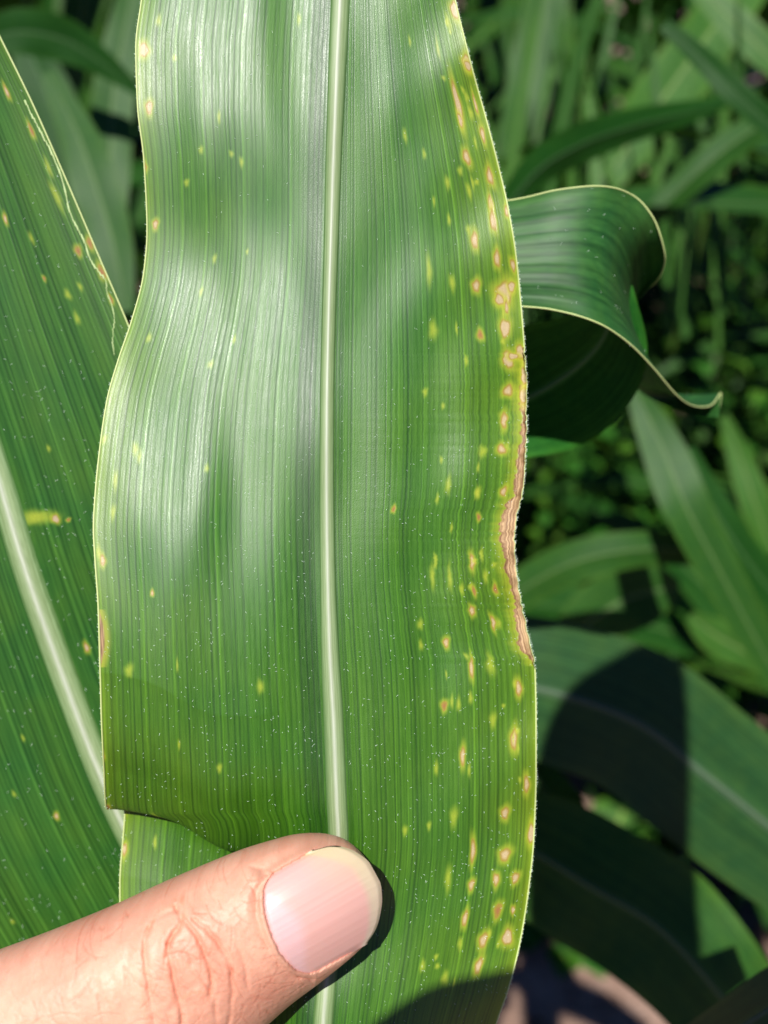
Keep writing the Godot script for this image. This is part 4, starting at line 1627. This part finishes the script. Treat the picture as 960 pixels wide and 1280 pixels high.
func build_plants() -> void:
	var r := RandomNumberGenerator.new()
	r.seed = 19
	var protos := []
	for k in 4:
		protos.append(make_plant(100 + k, [1.55, 1.4, 1.7, 1.3][k]))
	var spots2 := []
	for row in 9:
		var z := -1.05 - row * 0.42
		var step := 0.2 + row * 0.025
		var x := -1.0 - row * 0.32
		while x < 1.1 + row * 0.36:
			spots2.append([row, Vector3(x + r.randf_range(-0.06, 0.06), 0, z + r.randf_range(-0.1, 0.1))])
			x += step
	var row_word := ["nearest", "second", "third", "fourth", "fifth", "sixth", "seventh", "eighth", "farthest"]
	var nth := ["first", "second", "third", "fourth", "fifth", "sixth", "seventh", "eighth", "ninth", "tenth", "eleventh", "twelfth", "thirteenth", "fourteenth", "fifteenth", "sixteenth", "seventeenth", "eighteenth", "nineteenth", "twentieth"]
	var in_row := {}
	var n_placed := 0
	for k in spots2.size():
		var v: Vector3 = spots2[k][1]
		if v.z > -1.3 and v.x > 0.0 and v.x < 0.7:      # an open gap where the soil shows
			continue
		var o: Node3D = protos[n_placed % 4]
		if n_placed >= 4:
			o = protos[n_placed % 4].duplicate()
			o.name = numbered("maize_plant")
			add_child(o)
		v.y = ground_height(v.x, v.z)
		var sc := r.randf_range(0.9, 1.15)
		o.transform = Transform3D(Basis(Vector3.UP, r.randf() * TAU).scaled(Vector3.ONE * sc), v)
		n_placed += 1
		var rw: int = spots2[k][0]
		in_row[rw] = in_row.get(rw, -1) + 1
		o.set_meta("label", "%s maize plant from the left in the %s row behind the held leaf" % [nth[mini(in_row[rw], 19)], row_word[rw]])
	var tall := make_plant(140, 1.9)
	var first := true
	for q in [["right of the viewer, its crown over the open gap", 0.42, -0.12, 0.3], ["at the right edge of the gap, taller than its neighbours", 0.86, -0.62, 1.9], ["to the left of the front left leaf, just out of the picture", -0.62, -0.3, 2.6], ["behind the viewer's right shoulder", 0.62, 0.3, 4.0], ["behind the viewer's left shoulder", -0.75, 0.35, 5.1], ["left of the gap and behind the held leaf, tall", -0.2, -1.05, 3.3], ["beyond the right edge beside the gap, second of two", 1.1, -1.05, 0.8], ["close on the right, beside the nearest one", 0.56, -0.38, 1.2], ["right of the picture between the two rows", 0.78, -0.2, 5.6], ["diagonally behind on the right, nearest of that side", 0.5, 0.12, 2.2], ["beside the gap at the right, half in the picture", 0.64, -0.78, 4.4]]:
		var o: Node3D = tall
		if not first:
			o = tall.duplicate()
			o.name = numbered("maize_plant")
			add_child(o)
		first = false
		o.transform = Transform3D(Basis(Vector3.UP, q[3]), Vector3(q[1], ground_height(q[1], q[2]), q[2]))
		o.set_meta("label", "tall maize plant " + q[0])
	var weeds := []
	for k in 5:
		weeds.append(make_weed(200 + k, 0.06 + 0.012 * k))
	for k in 200:
		var o: Node3D = weeds[k % 5]
		if k >= 5:
			o = weeds[k % 5].duplicate()
			o.name = numbered("weed")
			add_child(o)
		var x := r.randf_range(-0.3, 1.1)
		var z := r.randf_range(-2.2, -0.45)
		o.transform = Transform3D(Basis(Vector3.UP, r.randf() * TAU).scaled(Vector3.ONE * r.randf_range(0.6, 1.5)), Vector3(x, ground_height(x, z), z))
		o.set_meta("label", "small broad-leaved weed on the soil below the maize leaves")
	var stalks := []
	for k in 4:
		stalks.append(make_stalk(400 + k, [0.24, 0.32, 0.42, 0.5][k]))
	for k in 60:
		var o: Node3D = stalks[k % 4]
		if k >= 4:
			o = stalks[k % 4].duplicate()
			o.name = numbered("leafy_weed")
			add_child(o)
		var z := r.randf_range(-1.75, -0.62)
		var x := r.randf_range(0.1, 0.16 - 0.62 * z)
		o.transform = Transform3D(Basis(Vector3.UP, r.randf() * TAU).scaled(Vector3.ONE * r.randf_range(0.75, 1.2)), Vector3(x, ground_height(x, z), z))
		o.set_meta("label", "leafy weed with small rounded leaves up its stalk in the soil gap at right")
	var reeds := []
	for k in 3:
		reeds.append(make_tuft(500 + k, 0.75, 0.011, 16))
	for k in 46:
		var o: Node3D = reeds[k % 3]
		if k >= 3:
			o = reeds[k % 3].duplicate()
			o.name = numbered("grass_tuft")
			add_child(o)
		var z := r.randf_range(-3.0, -0.95)
		var x := r.randf_range(-0.1 + 0.3 * z, 0.25 - 0.5 * z)
		o.transform = Transform3D(Basis(Vector3.UP, r.randf() * TAU).scaled(Vector3.ONE * r.randf_range(0.85, 1.35)), Vector3(x, ground_height(x, z), z))
		o.set_meta("label", "tall stand of narrow upright grass blades between the maize plants")
		o.set_meta("group", "tall grass between the maize plants")
	var tufts := []
	for k in 3:
		tufts.append(make_tuft(300 + k))
	for k in 170:
		var o: Node3D = tufts[k % 3]
		if k >= 3:
			o = tufts[k % 3].duplicate()
			o.name = numbered("grass_tuft")
			add_child(o)
		var z := -0.6 - 3.4 * pow(r.randf(), 0.8)
		var x := r.randf_range(-0.2, 0.5 - 0.5 * z)
		o.transform = Transform3D(Basis(Vector3.UP, r.randf() * TAU).scaled(Vector3.ONE * r.randf_range(0.6, 1.4)), Vector3(x, ground_height(x, z), z))
		o.set_meta("label", "tuft of long thin grass blades among the weeds and maize")

func build_far_leaves() -> void:
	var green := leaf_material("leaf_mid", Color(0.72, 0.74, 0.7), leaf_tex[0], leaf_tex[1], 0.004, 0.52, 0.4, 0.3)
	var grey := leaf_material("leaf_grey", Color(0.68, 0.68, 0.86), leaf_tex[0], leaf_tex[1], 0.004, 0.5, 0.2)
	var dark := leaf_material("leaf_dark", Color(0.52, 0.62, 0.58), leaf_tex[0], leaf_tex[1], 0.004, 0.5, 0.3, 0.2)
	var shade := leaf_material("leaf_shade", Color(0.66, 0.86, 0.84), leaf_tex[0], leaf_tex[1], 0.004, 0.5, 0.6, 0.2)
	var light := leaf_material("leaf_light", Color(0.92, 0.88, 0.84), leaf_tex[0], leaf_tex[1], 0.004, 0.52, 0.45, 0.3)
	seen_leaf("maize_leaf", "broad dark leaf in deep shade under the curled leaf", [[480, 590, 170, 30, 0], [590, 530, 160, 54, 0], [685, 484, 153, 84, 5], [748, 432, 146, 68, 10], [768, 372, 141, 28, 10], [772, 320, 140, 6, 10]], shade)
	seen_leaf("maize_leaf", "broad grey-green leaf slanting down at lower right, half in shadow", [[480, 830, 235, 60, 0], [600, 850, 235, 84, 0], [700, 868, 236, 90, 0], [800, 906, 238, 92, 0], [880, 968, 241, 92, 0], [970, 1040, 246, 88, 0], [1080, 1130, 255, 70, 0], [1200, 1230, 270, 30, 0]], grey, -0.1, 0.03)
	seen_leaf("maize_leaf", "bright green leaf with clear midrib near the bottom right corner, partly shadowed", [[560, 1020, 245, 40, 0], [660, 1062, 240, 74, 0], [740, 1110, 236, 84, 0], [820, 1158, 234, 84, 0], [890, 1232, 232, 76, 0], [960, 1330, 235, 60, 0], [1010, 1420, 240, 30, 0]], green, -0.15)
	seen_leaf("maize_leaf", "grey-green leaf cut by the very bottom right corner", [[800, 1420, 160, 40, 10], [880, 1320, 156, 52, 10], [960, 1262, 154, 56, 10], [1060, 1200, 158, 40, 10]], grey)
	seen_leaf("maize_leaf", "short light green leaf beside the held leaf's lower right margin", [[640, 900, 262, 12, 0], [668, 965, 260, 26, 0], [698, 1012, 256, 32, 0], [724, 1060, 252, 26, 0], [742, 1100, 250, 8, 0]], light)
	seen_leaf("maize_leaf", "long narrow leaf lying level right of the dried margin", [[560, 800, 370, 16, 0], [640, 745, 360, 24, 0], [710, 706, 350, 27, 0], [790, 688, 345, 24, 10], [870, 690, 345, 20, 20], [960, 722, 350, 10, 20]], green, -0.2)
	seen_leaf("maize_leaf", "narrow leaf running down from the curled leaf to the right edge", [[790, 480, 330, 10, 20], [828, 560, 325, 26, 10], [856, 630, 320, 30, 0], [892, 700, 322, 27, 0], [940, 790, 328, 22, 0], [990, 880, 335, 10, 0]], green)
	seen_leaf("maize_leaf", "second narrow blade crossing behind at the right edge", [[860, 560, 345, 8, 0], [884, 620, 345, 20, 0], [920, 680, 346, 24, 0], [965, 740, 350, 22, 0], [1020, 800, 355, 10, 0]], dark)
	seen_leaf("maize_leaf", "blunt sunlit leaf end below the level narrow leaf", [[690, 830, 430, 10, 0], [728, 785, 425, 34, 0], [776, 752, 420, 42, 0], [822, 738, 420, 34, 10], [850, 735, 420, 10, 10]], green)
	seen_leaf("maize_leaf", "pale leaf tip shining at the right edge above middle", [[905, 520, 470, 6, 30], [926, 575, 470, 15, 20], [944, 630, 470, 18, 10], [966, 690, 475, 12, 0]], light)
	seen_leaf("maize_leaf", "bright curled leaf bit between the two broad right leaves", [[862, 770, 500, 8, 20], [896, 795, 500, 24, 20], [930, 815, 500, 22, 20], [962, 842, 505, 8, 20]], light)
	# behind the camera, above: its shadow falls on the lower right of the held leaf
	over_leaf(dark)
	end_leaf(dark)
	# upper right
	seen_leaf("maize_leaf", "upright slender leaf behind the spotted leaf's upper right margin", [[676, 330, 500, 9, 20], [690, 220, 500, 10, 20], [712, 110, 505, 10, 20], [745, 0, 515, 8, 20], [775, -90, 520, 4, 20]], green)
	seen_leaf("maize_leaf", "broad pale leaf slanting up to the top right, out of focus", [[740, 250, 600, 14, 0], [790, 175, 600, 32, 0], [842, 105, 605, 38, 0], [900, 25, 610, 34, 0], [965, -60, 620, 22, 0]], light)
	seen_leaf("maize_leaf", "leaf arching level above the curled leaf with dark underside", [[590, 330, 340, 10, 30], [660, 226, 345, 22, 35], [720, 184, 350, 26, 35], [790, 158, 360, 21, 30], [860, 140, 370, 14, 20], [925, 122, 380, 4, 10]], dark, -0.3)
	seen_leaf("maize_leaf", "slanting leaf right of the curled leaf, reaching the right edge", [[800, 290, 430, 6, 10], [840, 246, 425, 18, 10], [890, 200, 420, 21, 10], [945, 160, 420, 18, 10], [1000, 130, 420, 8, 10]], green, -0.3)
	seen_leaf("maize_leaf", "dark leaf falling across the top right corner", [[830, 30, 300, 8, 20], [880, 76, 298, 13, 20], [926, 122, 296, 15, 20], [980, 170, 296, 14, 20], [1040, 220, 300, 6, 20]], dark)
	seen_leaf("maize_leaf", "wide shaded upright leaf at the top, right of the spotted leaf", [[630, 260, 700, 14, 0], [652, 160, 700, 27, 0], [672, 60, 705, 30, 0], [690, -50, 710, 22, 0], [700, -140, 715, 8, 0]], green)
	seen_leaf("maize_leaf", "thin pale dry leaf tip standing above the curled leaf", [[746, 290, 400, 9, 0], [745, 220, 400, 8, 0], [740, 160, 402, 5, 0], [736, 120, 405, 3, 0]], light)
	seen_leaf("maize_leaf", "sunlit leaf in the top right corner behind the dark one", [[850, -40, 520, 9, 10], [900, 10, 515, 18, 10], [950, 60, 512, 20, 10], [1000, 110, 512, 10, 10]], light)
	# narrow upright blades behind, upper right
	var r := RandomNumberGenerator.new()
	r.seed = 44
	for k in 30:
		var x0 := r.randf_range(590.0, 940.0)
		var lean := r.randf_range(-70.0, 110.0)
		var d := r.randf_range(480.0, 850.0)
		var hw := r.randf_range(4.0, 9.0)
		var top := r.randf_range(-90.0, 140.0)
		var base_y := r.randf_range(330.0, 470.0)
		var pts := []
		for j in 5:
			var g := j / 4.0
			pts.append([x0 + lean * g * (0.5 + 0.5 * g), lerpf(base_y, top, g), d, hw * (0.8 + 0.4 * g if g < 0.6 else 2.6 * (1.0 - g) + 0.05), r.randf_range(0.0, 40.0)])
		var b := seen_leaf("tall_grass", "narrow grass blade standing upright among the leaves at upper right", pts, [green, light, light, green][k % 4], 0.15, 0.0, 24, 5)
		b.set_meta("category", "grass")
		b.set_meta("kind", "thing")
		b.set_meta("group", "upright grass blades behind, upper right")
	# upper left
	seen_leaf("maize_leaf", "light green leaf hanging between the two front leaves at upper left", [[60, 90, 330, 8, 0], [98, 170, 325, 24, 0], [122, 240, 322, 30, 0], [142, 310, 320, 26, 0], [158, 390, 320, 10, 0]], green)
	seen_leaf("maize_leaf", "shaded upright leaf near the top, left of the spotted leaf", [[140, 330, 420, 12, 10], [138, 220, 420, 24, 10], [142, 120, 425, 26, 10], [160, 20, 430, 20, 10], [175, -60, 435, 6, 10]], green)
	seen_leaf("maize_leaf", "dark leaf crossing the top left corner", [[-40, 60, 380, 12, 20], [20, 40, 380, 26, 20], [80, 50, 385, 26, 20], [130, 80, 390, 16, 20], [180, 120, 395, 5, 20]], dark)
	seen_leaf("maize_leaf", "drooping leaf deep behind at the left, above the front left leaf", [[20, 30, 460, 12, 0], [52, 100, 460, 30, 0], [80, 180, 462, 34, 0], [100, 270, 465, 24, 0], [112, 350, 470, 6, 0]], dark)
